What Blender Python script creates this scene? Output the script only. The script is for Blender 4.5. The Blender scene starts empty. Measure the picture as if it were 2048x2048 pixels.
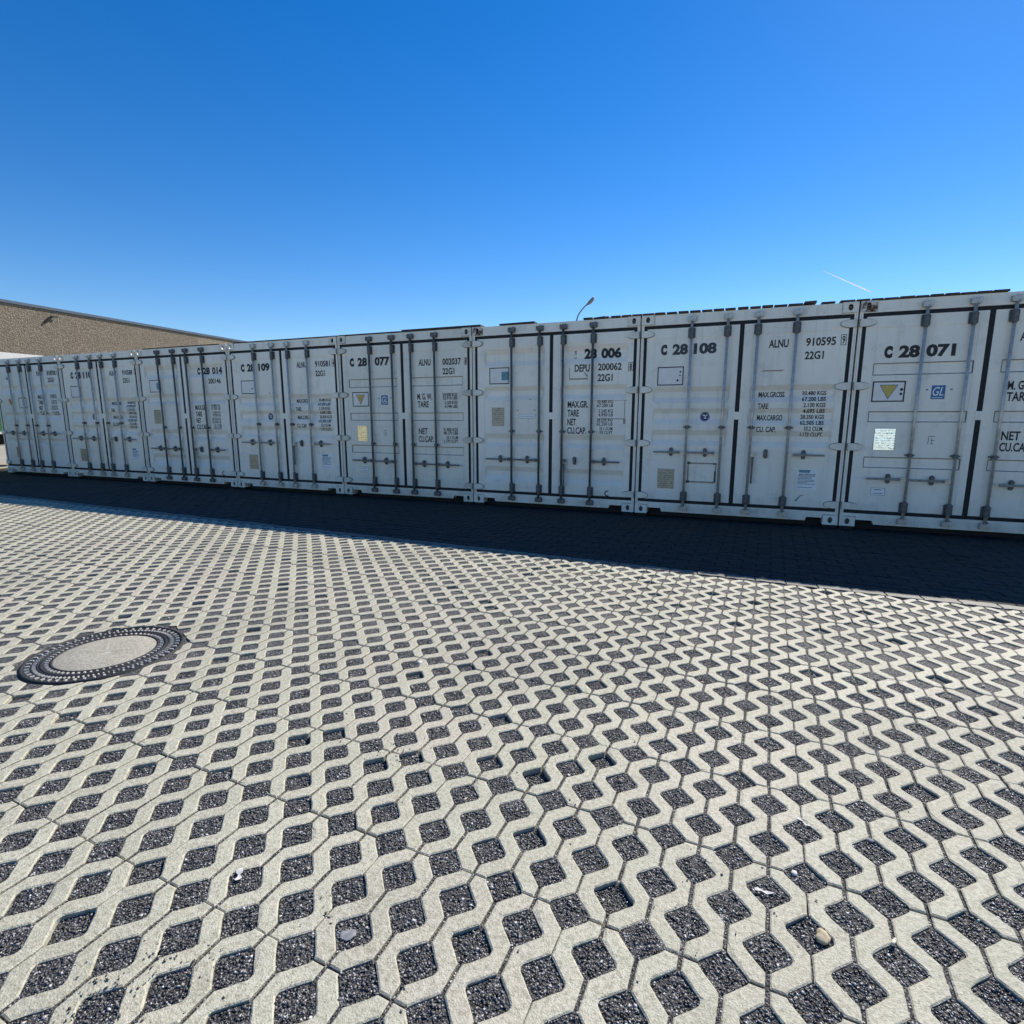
import bpy, bmesh, math, random
import numpy as np
from mathutils import Vector, Matrix
R = math.radians
random.seed(7); rng = np.random.default_rng(7)
scene = bpy.context.scene
COL = scene.collection

# ------------------------------------------------------------------ camera
cam_d = bpy.data.cameras.new("camera"); cam = bpy.data.objects.new("camera", cam_d); COL.objects.link(cam)
CAMX, CAMY, CAMZ = 6.2093, -7.6077, 1.3004
cam.location = (CAMX, CAMY, CAMZ)
cam.rotation_euler = (R(90 - 9.787), 0, R(22.2806))
cam_d.sensor_width = 36.0; cam_d.lens = 36.0 * 1107.454 / 2048.0
cam_d.clip_start = 0.05; cam_d.clip_end = 20000
scene.camera = cam
scene.render.resolution_x = 1024; scene.render.resolution_y = 1024

# ------------------------------------------------------------------ world, sun, exposure
SUN_AZ, SUN_EL = R(20.8), R(42.8)
SDIR = Vector((math.sin(SUN_AZ) * math.cos(SUN_EL), math.cos(SUN_AZ) * math.cos(SUN_EL), math.sin(SUN_EL)))
w = bpy.data.worlds.new("World"); scene.world = w; w.use_nodes = True
nt = w.node_tree; bgn = nt.nodes["Background"]
sky = nt.nodes.new("ShaderNodeTexSky"); sky.sky_type = 'NISHITA'; sky.sun_disc = False
sky.sun_elevation = SUN_EL; sky.sun_rotation = SUN_AZ
sky.altitude = 200; sky.air_density = 1.0; sky.dust_density = 0.05; sky.ozone_density = 2.6
hsv = nt.nodes.new("ShaderNodeHueSaturation"); hsv.inputs['Saturation'].default_value = 1.42; hsv.inputs['Hue'].default_value = 0.509
nt.links.new(sky.outputs[0], hsv.inputs['Color']); nt.links.new(hsv.outputs[0], bgn.inputs[0])
bgn.inputs[1].default_value = 0.112
sun_d = bpy.data.lights.new("sun", 'SUN'); sun_d.energy = 5.0; sun_d.angle = R(0.53); sun_d.color = (1.0, 0.94, 0.84)
sun = bpy.data.objects.new("sun", sun_d); COL.objects.link(sun)
sun.rotation_euler = SDIR.to_track_quat('Z', 'Y').to_euler(); sun.location = (20, 40, 40)
vs = scene.view_settings; vs.view_transform = 'Standard'; vs.look = 'None'; vs.exposure = 0.38; vs.gamma = 1.0
vs.use_curve_mapping = False
scene.render.engine = 'CYCLES'
scene.cycles.max_bounces = 6; scene.cycles.diffuse_bounces = 3; scene.cycles.glossy_bounces = 2; scene.cycles.transmission_bounces = 2; scene.cycles.caustics_reflective = False; scene.cycles.caustics_refractive = False

# ------------------------------------------------------------------ helpers
GZ = -0.045                                   # top of the paving
def tag(o, label=None, cat=None, group=None, kind=None):
    if label: o["label"] = label
    if cat: o["category"] = cat
    if group: o["group"] = group
    if kind: o["kind"] = kind
    return o
def empty(name, loc=(0, 0, 0)):
    o = bpy.data.objects.new(name, None); o.empty_display_size = 0.2; COL.objects.link(o); o.location = loc; return o
def link(name, me, parent=None, mat=None):
    o = bpy.data.objects.new(name, me); COL.objects.link(o)
    if parent is not None: o.parent = parent
    if mat is not None and not me.materials: me.materials.append(mat)
    return o
class MB:
    def __init__(s): s.v = []; s.f = []
    def add(s, vs_, fs):
        n = len(s.v); s.v += [tuple(p) for p in vs_]; s.f += [tuple(i + n for i in f) for f in fs]; return s
    def box(s, x0, x1, y0, y1, z0, z1):
        return s.add([(x0,y0,z0),(x1,y0,z0),(x1,y1,z0),(x0,y1,z0),(x0,y0,z1),(x1,y0,z1),(x1,y1,z1),(x0,y1,z1)],
                     [(0,3,2,1),(4,5,6,7),(0,1,5,4),(1,2,6,5),(2,3,7,6),(3,0,4,7)])
    def prism_xz(s, pts, y0, y1):             # outline in x,z (any winding), extruded along y
        n = len(pts)
        a = sum(pts[i][0]*pts[(i+1)%n][1]-pts[(i+1)%n][0]*pts[i][1] for i in range(n))
        if a < 0: pts = pts[::-1]
        v = [(x,y0,z) for x,z in pts] + [(x,y1,z) for x,z in pts]
        f = [tuple(range(n)), tuple(range(2*n-1, n-1, -1))] + [(i, i+n, (i+1)%n+n, (i+1)%n) for i in range(n)]
        return s.add(v, f)
    def cyl(s, p0, p1, r0, r1=None, n=12, caps=True):
        r1 = r0 if r1 is None else r1
        p0 = Vector(p0); p1 = Vector(p1); d = (p1-p0).normalized()
        a = d.orthogonal().normalized(); b = d.cross(a)
        v = []
        for p, r in ((p0, r0), (p1, r1)):
            for i in range(n):
                t = 2*math.pi*i/n; v.append(p + a*(r*math.cos(t)) + b*(r*math.sin(t)))
        f = [(i, (i+1)%n, (i+1)%n+n, i+n) for i in range(n)]
        if caps: f += [tuple(range(n-1, -1, -1)), tuple(range(n, 2*n))]
        return s.add(v, f)
    def tube(s, pts, rs, n=10):
        P = [Vector(p) for p in pts]; V = []; a = None
        for i, p in enumerate(P):
            d = (P[min(i+1, len(P)-1)] - P[max(i-1, 0)]).normalized()
            a = d.orthogonal().normalized() if a is None else (a - d*a.dot(d)).normalized(); b = d.cross(a)
            V += [p + a*(rs[i]*math.cos(2*math.pi*k/n)) + b*(rs[i]*math.sin(2*math.pi*k/n)) for k in range(n)]
        F = [(j*n+i, j*n+(i+1) % n, (j+1)*n+(i+1) % n, (j+1)*n+i) for j in range(len(P)-1) for i in range(n)]
        return s.add(V, F + [tuple(range(n-1, -1, -1)), tuple(range(len(V)-n, len(V)))])
    def mesh(s, name):
        me = bpy.data.meshes.new(name); me.from_pydata(s.v, [], s.f); me.update(); return me
    def build(s, name, mat, parent=None, smooth=False):
        me = s.mesh(name); me.materials.append(mat)
        if smooth: me.polygons.foreach_set('use_smooth', [True]*len(me.polygons))
        return link(name, me, parent)
def np_mesh(name, V, F):                       # V (n,3), F (m,k) all with k corners
    me = bpy.data.meshes.new(name); V = np.asarray(V, np.float32); F = np.asarray(F, np.int32); k = F.shape[1]
    me.vertices.add(len(V)); me.vertices.foreach_set('co', V.ravel())
    me.loops.add(F.size); me.loops.foreach_set('vertex_index', F.ravel())
    me.polygons.add(len(F)); me.polygons.foreach_set('loop_start', np.arange(0, F.size, k, dtype=np.int32))
    me.update(calc_edges=True); me.validate(); return me

# ------------------------------------------------------------------ materials
class N:
    def __init__(s, name):
        s.m = bpy.data.materials.new(name); s.m.use_nodes = True; s.t = s.m.node_tree; s.b = s.t.nodes["Principled BSDF"]
    def new(s, typ, **kw):
        n = s.t.nodes.new(typ)
        for k, v in kw.items():
            if hasattr(n, k): setattr(n, k, v)
            else: n.inputs[k.replace('_', ' ')].default_value = v
        return n
    def link(s, a, b): s.t.links.new(a, b)
    def set(s, **kw):
        for k, v in kw.items(): s.b.inputs[k.replace('_', ' ')].default_value = v
    def coord(s, which='Object', scale=None):
        c = s.new('ShaderNodeTexCoord').outputs[which]
        if scale is not None:
            mp = s.new('ShaderNodeMapping'); mp.inputs['Scale'].default_value = scale; s.link(c, mp.inputs[0]); c = mp.outputs[0]
        return c
    def noise(s, vec, scale, detail=4, rough=0.55):
        n = s.new('ShaderNodeTexNoise'); n.inputs['Scale'].default_value = scale; n.inputs['Detail'].default_value = detail
        n.inputs['Roughness'].default_value = rough; s.link(vec, n.inputs['Vector']); return n.outputs['Fac']
    def voro(s, vec, scale, feature='F1'):
        n = s.new('ShaderNodeTexVoronoi'); n.feature = feature; n.inputs['Scale'].default_value = scale; s.link(vec, n.inputs['Vector']); return n
    def ramp(s, fac, stops):
        r = s.new('ShaderNodeValToRGB'); e = r.color_ramp.elements
        while len(e) < len(stops): e.new(0.5)
        for q, (p, c) in zip(e, stops): q.position = p; q.color = (c[0], c[1], c[2], 1) if not isinstance(c, (int, float)) else (c, c, c, 1)
        s.link(fac, r.inputs[0]); return r.outputs[0]
    def mix(s, fac, a, b, mode='MIX'):
        n = s.new('ShaderNodeMix', data_type='RGBA', blend_type=mode)
        for sock, val in ((n.inputs[0], fac), (n.inputs[6], a), (n.inputs[7], b)):
            if isinstance(val, bpy.types.NodeSocket): s.link(val, sock)
            elif isinstance(val, (int, float)): sock.default_value = val
            else: sock.default_value = (val[0], val[1], val[2], 1)
        return n.outputs[2]
    def math(s, op, a, b=0.0):
        n = s.new('ShaderNodeMath', operation=op)
        for sock, val in ((n.inputs[0], a), (n.inputs[1], b)):
            if isinstance(val, bpy.types.NodeSocket): s.link(val, sock)
            else: sock.default_value = val
        return n.outputs[0]
    def bump(s, h, strength, dist):
        n = s.new('ShaderNodeBump'); n.inputs['Strength'].default_value = strength; n.inputs['Distance'].default_value = dist
        s.link(h, n.inputs['Height']); s.link(n.outputs[0], s.b.inputs['Normal'])
def flat(name, c, rough=0.6, metal=0.0, vary=0.12, scale=9.0, bump=0.0):
    n = N(name); v = n.coord(); f = n.noise(v, scale, 5)
    c0 = [x*(1-vary) for x in c]; c1 = [min(1, x*(1+vary)) for x in c]
    n.link(n.ramp(f, [(0.3, c0), (0.7, c1)]), n.b.inputs['Base Color']); n.set(Roughness=rough, Metallic=metal)
    if bump: n.bump(n.noise(v, scale*12, 3), bump, 0.004)
    return n.m
def paint(name, c, grime=0.5, seed=0.0):
    """aged container paint: chalky variation, thin vertical runs, scuffs, rust freckles"""
    n = N(name)
    tc = n.new('ShaderNodeTexCoord').outputs['Object']
    mp = n.new('ShaderNodeMapping'); mp.inputs['Location'].default_value = (seed, seed*0.7, seed*1.3); n.link(tc, mp.inputs[0]); v = mp.outputs[0]
    big = n.noise(v, 1.7, 4); fine = n.noise(v, 38, 5, 0.7)
    mp2 = n.new('ShaderNodeMapping'); mp2.inputs['Scale'].default_value = (15, 15, 0.9); n.link(v, mp2.inputs[0])
    runs = n.noise(mp2.outputs[0], 1.0, 5, 0.65)
    base = n.mix(n.ramp(big, [(0.32, 0), (0.72, 1)]), [x*0.93 for x in c], [min(1, x*1.05) for x in c])
    base = n.mix(n.math('MULTIPLY', n.ramp(runs, [(0.54, 0), (0.84, 1)]), 0.50*grime), base, (0.36, 0.31, 0.24))
    pat = n.noise(v, 4.6, 6, 0.7); base = n.mix(n.math('MULTIPLY', n.ramp(pat, [(0.54, 0), (0.74, 1)]), 0.50*grime), base, (0.42, 0.39, 0.33))
    sep = n.new('ShaderNodeSeparateXYZ'); n.link(tc, sep.inputs[0]); spl = n.math('MULTIPLY', n.ramp(n.math('ADD', sep.outputs[2], n.math('MULTIPLY', runs, 0.55)), [(0.36, 1), (0.62, 0)]), n.ramp(pat, [(0.40, 0.25), (0.62, 1)]))
    base = n.mix(n.math('MULTIPLY', spl, 0.55*grime), base, (0.24, 0.20, 0.155))
    base = n.mix(n.math('MULTIPLY', n.ramp(fine, [(0.60, 0), (0.75, 1)]), 0.16*grime), base, (0.33, 0.33, 0.32))
    mp3 = n.new('ShaderNodeMapping'); mp3.inputs['Scale'].default_value = (3.0, 3.0, 26.0); n.link(v, mp3.inputs[0]); sc = n.noise(mp3.outputs[0], 1.3, 4, 0.7)
    base = n.mix(n.math('MULTIPLY', n.math('MULTIPLY', n.ramp(sc, [(0.64, 0), (0.70, 1)]), n.ramp(pat, [(0.45, 0), (0.60, 1)])), 0.55*grime), base, (0.30, 0.29, 0.28))
    vor = n.voro(v, 5.5); spot = n.ramp(n.math('ADD', vor.outputs['Distance'], n.math('MULTIPLY', fine, 0.05)), [(0.040, 1), (0.062, 0)])
    sel = n.ramp(n.noise(v, 0.9, 2), [(0.52, 0), (0.60, 1)])
    base = n.mix(n.math('MULTIPLY', n.math('MULTIPLY', spot, sel), 0.55), base, (0.13, 0.08, 0.055))
    n.link(base, n.b.inputs['Base Color'])
    n.link(n.ramp(big, [(0.2, 0.34), (0.8, 0.52)]), n.b.inputs['Roughness'])
    n.bump(n.math('ADD', n.noise(v, 3.2, 3), n.math('MULTIPLY', fine, 0.12)), 0.30, 0.016)
    return n.m
M = {}
M['black'] = flat('black_lettering', (0.016, 0.017, 0.02), 0.55, 0, 0.25, 30)
M['charcoal'] = flat('faded_lettering', (0.05, 0.055, 0.062), 0.6, 0, 0.3, 30)
M['rubbershade'] = flat('gasket_rubber_hinge_shade', (0.010, 0.010, 0.011), 0.7, 0, 0.3, 20)  # rubber of the door seals, also the painted shade behind the hinges
M['galv'] = flat('galvanised_steel', (0.50, 0.48, 0.44), 0.34, 0.3, 0.22, 30, 0.12)
M['galvmid'] = flat('grey_steel', (0.24, 0.235, 0.22), 0.5, 0.15, 0.3, 30, 0.15)
M['galvdark'] = flat('weathered_steel', (0.135, 0.135, 0.13), 0.5, 0.3, 0.35, 34, 0.2)
M['rust'] = flat('rusty_paint', (0.20, 0.075, 0.045), 0.8, 0, 0.5, 22, 0.3)
def rusted():
    n = N('rust_stained_paint'); v = n.coord(); f = n.noise(v, 14, 5, 0.65)
    c = n.mix(n.ramp(f, [(0.46, 0), (0.56, 1)]), (0.70, 0.66, 0.58), n.ramp(n.noise(v, 40, 4), [(0.3, (0.07, 0.035, 0.025)), (0.7, (0.20, 0.085, 0.05))]))
    n.link(c, n.b.inputs['Base Color']); n.set(Roughness=0.75); return n.m
M['rustpaint'] = rusted()
M['dirty'] = flat('grimy_casting', (0.40, 0.39, 0.36), 0.7, 0, 0.35, 26, 0.3)
M['stickwhite'] = flat('white_sticker', (0.92, 0.90, 0.88), 0.45, 0, 0.05, 12)
M['stickpink'] = flat('pale_sticker', (0.86, 0.81, 0.76), 0.45, 0, 0.05, 12)
M['yellow'] = flat('yellow_sticker', (0.60, 0.44, 0.10), 0.5, 0, 0.15, 20)
M['orange'] = flat('orange_sticker', (0.58, 0.20, 0.05), 0.5, 0, 0.15, 20)
M['blue'] = flat('blue_sticker', (0.035, 0.15, 0.32), 0.45, 0, 0.15, 20)
M['teal'] = flat('teal_sticker', (0.12, 0.27, 0.33), 0.45, 0, 0.15, 20)
M['navy'] = flat('navy_sticker', (0.014, 0.020, 0.12), 0.45, 0, 0.2, 40)
M['greyprint'] = flat('grey_print', (0.20, 0.23, 0.26), 0.6, 0, 0.2, 40)
M['tape'] = flat('brown_tape_residue', (0.40, 0.33, 0.25), 0.7, 0, 0.3, 30)
M['tapedark'] = flat('dark_tape_corner', (0.10, 0.085, 0.06), 0.7, 0, 0.3, 30)
def plate_mat(name, c, metal, rough):
    n = N(name); v = n.coord('Object', (1, 1, 1)); f = n.noise(v, 34, 4)
    rows = n.new('ShaderNodeTexWave', wave_type='BANDS', bands_direction='Z'); rows.inputs['Scale'].default_value = 11; rows.inputs['Distortion'].default_value = 5; rows.inputs['Detail Scale'].default_value = 4
    n.link(v, rows.inputs['Vector'])
    k = n.math('MULTIPLY', n.ramp(rows.outputs['Fac'], [(0.55, 0), (0.8, 1)]), n.ramp(f, [(0.42, 0), (0.58, 1)]))
    n.link(n.mix(k, c, [x*0.35 for x in c]), n.b.inputs['Base Color']); n.set(Metallic=metal, Roughness=rough)
    n.bump(n.noise(v, 9, 3), 0.4, 0.006); return n.m
M['plate'] = plate_mat('tan_data_plate', (0.46, 0.40, 0.30), 0.35, 0.45)
M['plategold'] = plate_mat('gold_data_plate', (0.80, 0.66, 0.42), 0.85, 0.3)
M['platebright'] = plate_mat('polished_data_plate', (0.90, 0.93, 1.0), 1.0, 0.2)
M['dark'] = flat('dark_underside', (0.02, 0.02, 0.021), 0.9)
M['wood'] = flat('weathered_wood', (0.055, 0.042, 0.033), 0.85, 0, 0.45, 18, 0.4)
M['woodred'] = flat('reddish_wood', (0.085, 0.050, 0.035), 0.85, 0, 0.4, 18, 0.4)

def concrete_pavers():
    n = N('paving_concrete'); tc = n.new('ShaderNodeTexCoord').outputs['Object']
    inf = n.new('ShaderNodeObjectInfo'); geo = n.new('ShaderNodeNewGeometry').outputs['Position']
    v = geo
    c = n.mix(inf.outputs['Random'], (0.44, 0.412, 0.30), (0.53, 0.497, 0.372))
    wv = n.math('FRACT', n.math('MULTIPLY', inf.outputs['Random'], 17.3))
    c = n.mix(n.math('MULTIPLY', n.ramp(wv, [(0.72, 0), (0.95, 1)]), 0.45), c, (0.50, 0.415, 0.35))
    c = n.mix(n.math('MULTIPLY', n.ramp(n.noise(v, 2.3, 4), [(0.38, 0), (0.66, 1)]), 0.30), c, (0.335, 0.345, 0.255))
    c = n.mix(n.math('MULTIPLY', n.ramp(n.noise(v, 17, 5, 0.7), [(0.35, 0), (0.75, 1)]), 0.5), c, (0.56, 0.54, 0.44))
    st_ = n.noise(v, 0.75, 5, 0.6); c = n.mix(n.ramp(st_, [(0.46, 0), (0.64, 0.42)]), c, (0.30, 0.285, 0.215)); bl = n.noise(v, 6.5, 5, 0.7); c = n.mix(n.ramp(bl, [(0.58, 0), (0.70, 0.45)]), c, (0.27, 0.25, 0.185))
    mot = n.noise(v, 85, 4, 0.75); c = n.mix(n.ramp(mot, [(0.32, 0.8), (0.52, 0)]), c, (0.225, 0.205, 0.135)); c = n.mix(n.ramp(mot, [(0.52, 0), (0.70, 0.65)]), c, (0.60, 0.575, 0.47)); grain = n.noise(v, 260, 3, 0.7); grit = n.voro(v, 210)
    c = n.mix(n.ramp(grain, [(0.30, 0.55), (0.50, 0)]), c, (0.24, 0.225, 0.175))
    c = n.mix(n.ramp(grain, [(0.60, 0), (0.74, 0.6)]), c, (0.68, 0.66, 0.58))
    dots = n.ramp(n.voro(v, 46).outputs['Distance'], [(0.10, 1), (0.17, 0)])
    c = n.mix(n.math('MULTIPLY', dots, 0.5), c, (0.22, 0.21, 0.18))
    n.link(c, n.b.inputs['Base Color']); n.set(Roughness=0.66)
    h = n.math('ADD', n.math('MULTIPLY', grit.outputs['Distance'], 0.5), n.math('ADD', grain, n.math('MULTIPLY', n.noise(v, 40, 4), 1.2)))
    n.bump(h, 0.75, 0.0026); return n.m
M['paver'] = concrete_pavers()
def gravel_mat():
    n = N('dark_gravel'); v = n.new('ShaderNodeNewGeometry').outputs['Position']
    vo = n.voro(v, 190); vo2 = n.voro(v, 330)
    sep = n.new('ShaderNodeSeparateColor'); n.link(vo.outputs['Color'], sep.inputs[0])
    c = n.ramp(sep.outputs[0], [(0.0, (0.027, 0.026, 0.026)), (0.40, (0.086, 0.083, 0.080)), (0.75, (0.175, 0.168, 0.160)), (0.90, (0.31, 0.30, 0.285)), (0.975, (0.58, 0.56, 0.53))])
    c = n.mix(n.math('MULTIPLY', n.ramp(n.noise(v, 3.1, 3), [(0.4, 0), (0.65, 1)]), 0.18), c, (0.12, 0.11, 0.10))
    c = n.mix(n.ramp(vo.outputs['Distance'], [(0.45, 0), (0.62, 0.85)]), c, (0.010, 0.010, 0.012))
    n.link(c, n.b.inputs['Base Color']); n.set(Roughness=0.72)
    n.bump(n.math('ADD', n.math('MULTIPLY', vo.outputs['Distance'], -1.0), n.math('MULTIPLY', vo2.outputs['Distance'], -0.4)), 1.0, 0.006); return n.m
M['gravel'] = gravel_mat()
def chip_mat():
    n = N('gravel_chips'); at = n.new('ShaderNodeAttribute', attribute_name='shade')
    n.link(n.ramp(at.outputs['Fac'], [(0.0, (0.027, 0.026, 0.027)), (0.45, (0.080, 0.078, 0.077)), (0.78, (0.165, 0.16, 0.155)), (0.92, (0.30, 0.29, 0.28)), (0.985, (0.6, 0.585, 0.56))]), n.b.inputs['Base Color'])
    n.set(Roughness=0.30); return n.m
M['chips'] = chip_mat()
def brick_mat(name, c0, c1, glint, rough):
    n = N(name); inf = n.new('ShaderNodeObjectInfo'); v = n.new('ShaderNodeNewGeometry').outputs['Position']
    c = n.mix(inf.outputs['Random'], c0, c1)
    c = n.mix(n.ramp(n.noise(v, 1.1, 4), [(0.35, 0), (0.7, 0.5)]), c, [x*0.6 for x in c0])
    c = n.mix(n.ramp(n.noise(v, 120, 3, 0.7), [(0.55, 0), (0.72, glint)]), c, [min(1, x*2.6) for x in c1])
    n.link(c, n.b.inputs['Base Color']); n.set(Roughness=rough)
    n.bump(n.noise(v, 150, 4, 0.7), 0.5, 0.003); return n.m
M['brick'] = brick_mat('shaded_paving_brick', (0.019, 0.0165, 0.0138), (0.030, 0.0262, 0.0215), 0.6, 0.85)  # container shade is put into this near-black brick colour
M['bricksunlit'] = brick_mat('sunlit_paving_brick', (0.14, 0.128, 0.105), (0.19, 0.175, 0.145), 0.9, 0.7)  # same paving as the dark bricks, sunlight put into the colour
M['sand'] = flat('joint_sand', (0.013, 0.013, 0.013), 0.95, 0, 0.3, 20)
M['bedding'] = flat('bedding', (0.04, 0.04, 0.04), 0.95)
def ground_mat():
    n = N('yard_ground'); v = n.new('ShaderNodeNewGeometry').outputs['Position']
    c = n.ramp(n.noise(v, 0.5, 6, 0.65), [(0.3, (0.31, 0.29, 0.235)), (0.7, (0.39, 0.365, 0.30))])
    c = n.mix(n.ramp(n.noise(v, 22, 4, 0.7), [(0.5, 0), (0.7, 0.6)]), c, (0.12, 0.115, 0.105))
    n.link(c, n.b.inputs['Base Color']); n.set(Roughness=0.95); n.bump(n.noise(v, 60, 3), 0.4, 0.01); return n.m
M['ground'] = ground_mat()
M['iron'] = flat('cast_iron', (0.016, 0.016, 0.017), 0.7, 0.0, 0.4, 40, 0.3)
M['ironpale'] = flat('pale_iron', (0.44, 0.42, 0.38), 0.55, 0.05, 0.35, 60, 0.3)  # paler iron colour for the raised ribs
M['coverconc'] = None
def cover_conc():
    n = N('cover_concrete'); v = n.coord()
    c = n.ramp(n.noise(v, 7, 5, 0.7), [(0.3, (0.33, 0.31, 0.245)), (0.7, (0.42, 0.395, 0.32))])
    c = n.mix(n.ramp(n.noise(v, 90, 4, 0.8), [(0.36, 0.85), (0.54, 0)]), c, (0.17, 0.15, 0.11))
    c = n.mix(n.ramp(n.noise(v, 70, 3, 0.75), [(0.56, 0), (0.70, 0.8)]), c, (0.64, 0.60, 0.53))
    n.link(c, n.b.inputs['Base Color']); n.set(Roughness=0.9); n.bump(n.noise(v, 150, 3), 0.6, 0.003); return n.m
M['coverconc'] = cover_conc()
def pebble_mat(name, k):
    n = N(name); v = n.coord()
    vo = n.voro(v, 20.0); sep = n.new('ShaderNodeSeparateColor'); n.link(vo.outputs['Color'], sep.inputs[0])
    c = n.ramp(sep.outputs[0], [(0.0, [x*k for x in (0.155, 0.122, 0.086)]), (0.4, [x*k for x in (0.195, 0.155, 0.112)]), (0.75, [x*k for x in (0.235, 0.188, 0.138)]), (1.0, [x*k for x in (0.33, 0.275, 0.21)])])
    big = n.ramp(n.noise(v, 0.7, 4), [(0.4, 0), (0.65, 0.4)])
    c = n.mix(big, c, [x*k for x in (0.19, 0.175, 0.115)])
    c = n.mix(n.ramp(vo.outputs['Distance'], [(0.5, 0), (0.75, 0.45)]), c, (0.10, 0.08, 0.058))
    n.link(c, n.b.inputs['Base Color']); n.set(Roughness=0.9)
    n.bump(n.math('MULTIPLY', vo.outputs['Distance'], -1.0), 0.7, 0.03); return n.m
M['pebble'] = pebble_mat('exposed_pebble_concrete', 1.0)
M['pebblepale'] = pebble_mat('pale_pebble_concrete', 1.35)
M['coping'] = flat('blue_grey_coping', (0.075, 0.11, 0.155), 0.6, 0.0, 0.1, 3)
M['jointc'] = flat('panel_joint_mortar', (0.34, 0.29, 0.22), 0.9)
M['green'] = flat('green_trailer_side', (0.06, 0.20, 0.055), 0.45, 0, 0.1, 3)
M['trwhite'] = flat('white_trailer_rail', (0.91, 0.85, 0.74), 0.4, 0, 0.05, 3)
M['tyre'] = flat('tyre_rubber', (0.014, 0.014, 0.014), 0.85)
M['rim'] = flat('wheel_rim', (0.35, 0.36, 0.37), 0.4, 0.6)
M['lamp'] = flat('lamp_grey_metal', (0.16, 0.17, 0.19), 0.5, 0.3, 0.1, 10)
M['lens'] = flat('lamp_lens', (0.24, 0.24, 0.22), 0.25)

# ------------------------------------------------------------------ paving frame of reference
TH, OX, OY = -0.0418337, 5.75404924, -6.32133965
ct, st = math.cos(TH), math.sin(TH)
def uv2w(u, v): return (OX + u*ct - v*st, OY + u*st + v*ct)
def w2uv(x, y): return ((x-OX)*ct + (y-OY)*st, -(x-OX)*st + (y-OY)*ct)
view_m = Matrix.Translation(cam.location) @ cam.rotation_euler.to_matrix().to_4x4()
view_i = view_m.inverted()
def pix(x, y, z):                               # used only to rank pieces by how large they show
    p = view_i @ Vector((x, y, z)); d = -p.z
    if d < 0.1: return None
    return 512 + 553.7*p.x/d, 512 - 553.7*p.y/d, d
def in_view(x, y, z, m=40):
    q = pix(x, y, z); return q is not None and -m < q[0] < 1024+m and -m < q[1] < 1024+m

# ------------------------------------------------------------------ ground sheet (around the paved rectangle)
U0, U1, V0, V1 = -17.9, 7.3, -4.4, 7.2          # paved rectangle in paving coordinates
inner = [uv2w(U0, V0), uv2w(U1, V0), uv2w(U1, V1), uv2w(U0, V1)]
outer = [(-900, -900), (900, -900), (900, 900), (-900, 900)]
gm = MB().add([(x, y, GZ-0.004) for x, y in inner] + [(x, y, GZ-0.004) for x, y in outer], [(4,5,1,0), (5,6,2,1), (6,7,3,2), (7,4,0,3)])
tag(gm.build('ground', M['ground']), kind='structure')

# ------------------------------------------------------------------ turf-grid paving stones
HD, RF, SW, SE, JH = 0.0645, 0.016, 0.0054, 0.0022, 0.0026
def column(c, sgn, wv):
    """edge of a ribbon along lattice column c (x = 0.1 c); sgn +1: edge lies right of the column"""
    u0 = 0.1*c; P = []
    tip = HD - RF*(math.sqrt(2)-1)
    def arc(vc, lo=True, hi=True):
        out = []
        cx = HD - RF*math.sqrt(2)
        for a in ([-45, -25, 0, 25, 45] if lo and hi else ([0, 25, 45] if hi else [-45, -25, 0])):
            out.append((cx + RF*math.cos(R(a)), vc + RF*math.sin(R(a))))
        return out
    mouth = HD - wv
    if c % 2 == 0:
        q = arc(0, lo=False); q[0] = (tip, JH); P += q
        P += [(wv, mouth), (wv, 0.2-mouth)] + arc(0.2) + [(wv, 0.2+mouth), (wv, 0.4-mouth)]
        q = arc(0.4, hi=False); q[-1] = (tip, 0.4-JH); P += q
    else:
        P += [(wv, JH), (wv, 0.1-mouth)] + arc(0.1) + [(wv, 0.1+mouth), (wv, 0.3-mouth)] + arc(0.3) + [(wv, 0.3+mouth), (wv, 0.4-JH)]
    return [(u0 + sgn*du, v) for du, v in P]
def offset_poly(P, d):
    n = len(P); out = []
    for i in range(n):
        a, b, c = P[i-1], P[i], P[(i+1) % n]
        e1 = Vector((b[0]-a[0], b[1]-a[1])).normalized(); e2 = Vector((c[0]-b[0], c[1]-b[1])).normalized()
        n1 = Vector((-e1.y, e1.x)); n2 = Vector((-e2.y, e2.x)); m = n1+n2
        m = m / max(0.35, m.length_squared) * 2 if m.length > 1e-6 else n1
        out.append((b[0]+m.x*d, b[1]+m.y*d))
    return out
def resample(P, step):
    out = []
    for i in range(len(P)):
        a = P[i]; b = P[(i+1) % len(P)]; L = math.hypot(b[0]-a[0], b[1]-a[1]); k = max(1, int(L/step))
        for t in range(k): out.append((a[0]+(b[0]-a[0])*t/k, a[1]+(b[1]-a[1])*t/k))
    return out
def ribbon_outlines():
    out = []
    for k in range(6):
        wl = SE if k == 0 else SW; wr = SE if k == 5 else SW
        out.append(column(k+1, -1, wr) + column(k, +1, wl)[::-1])
    return out
RIB = ribbon_outlines()
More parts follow.
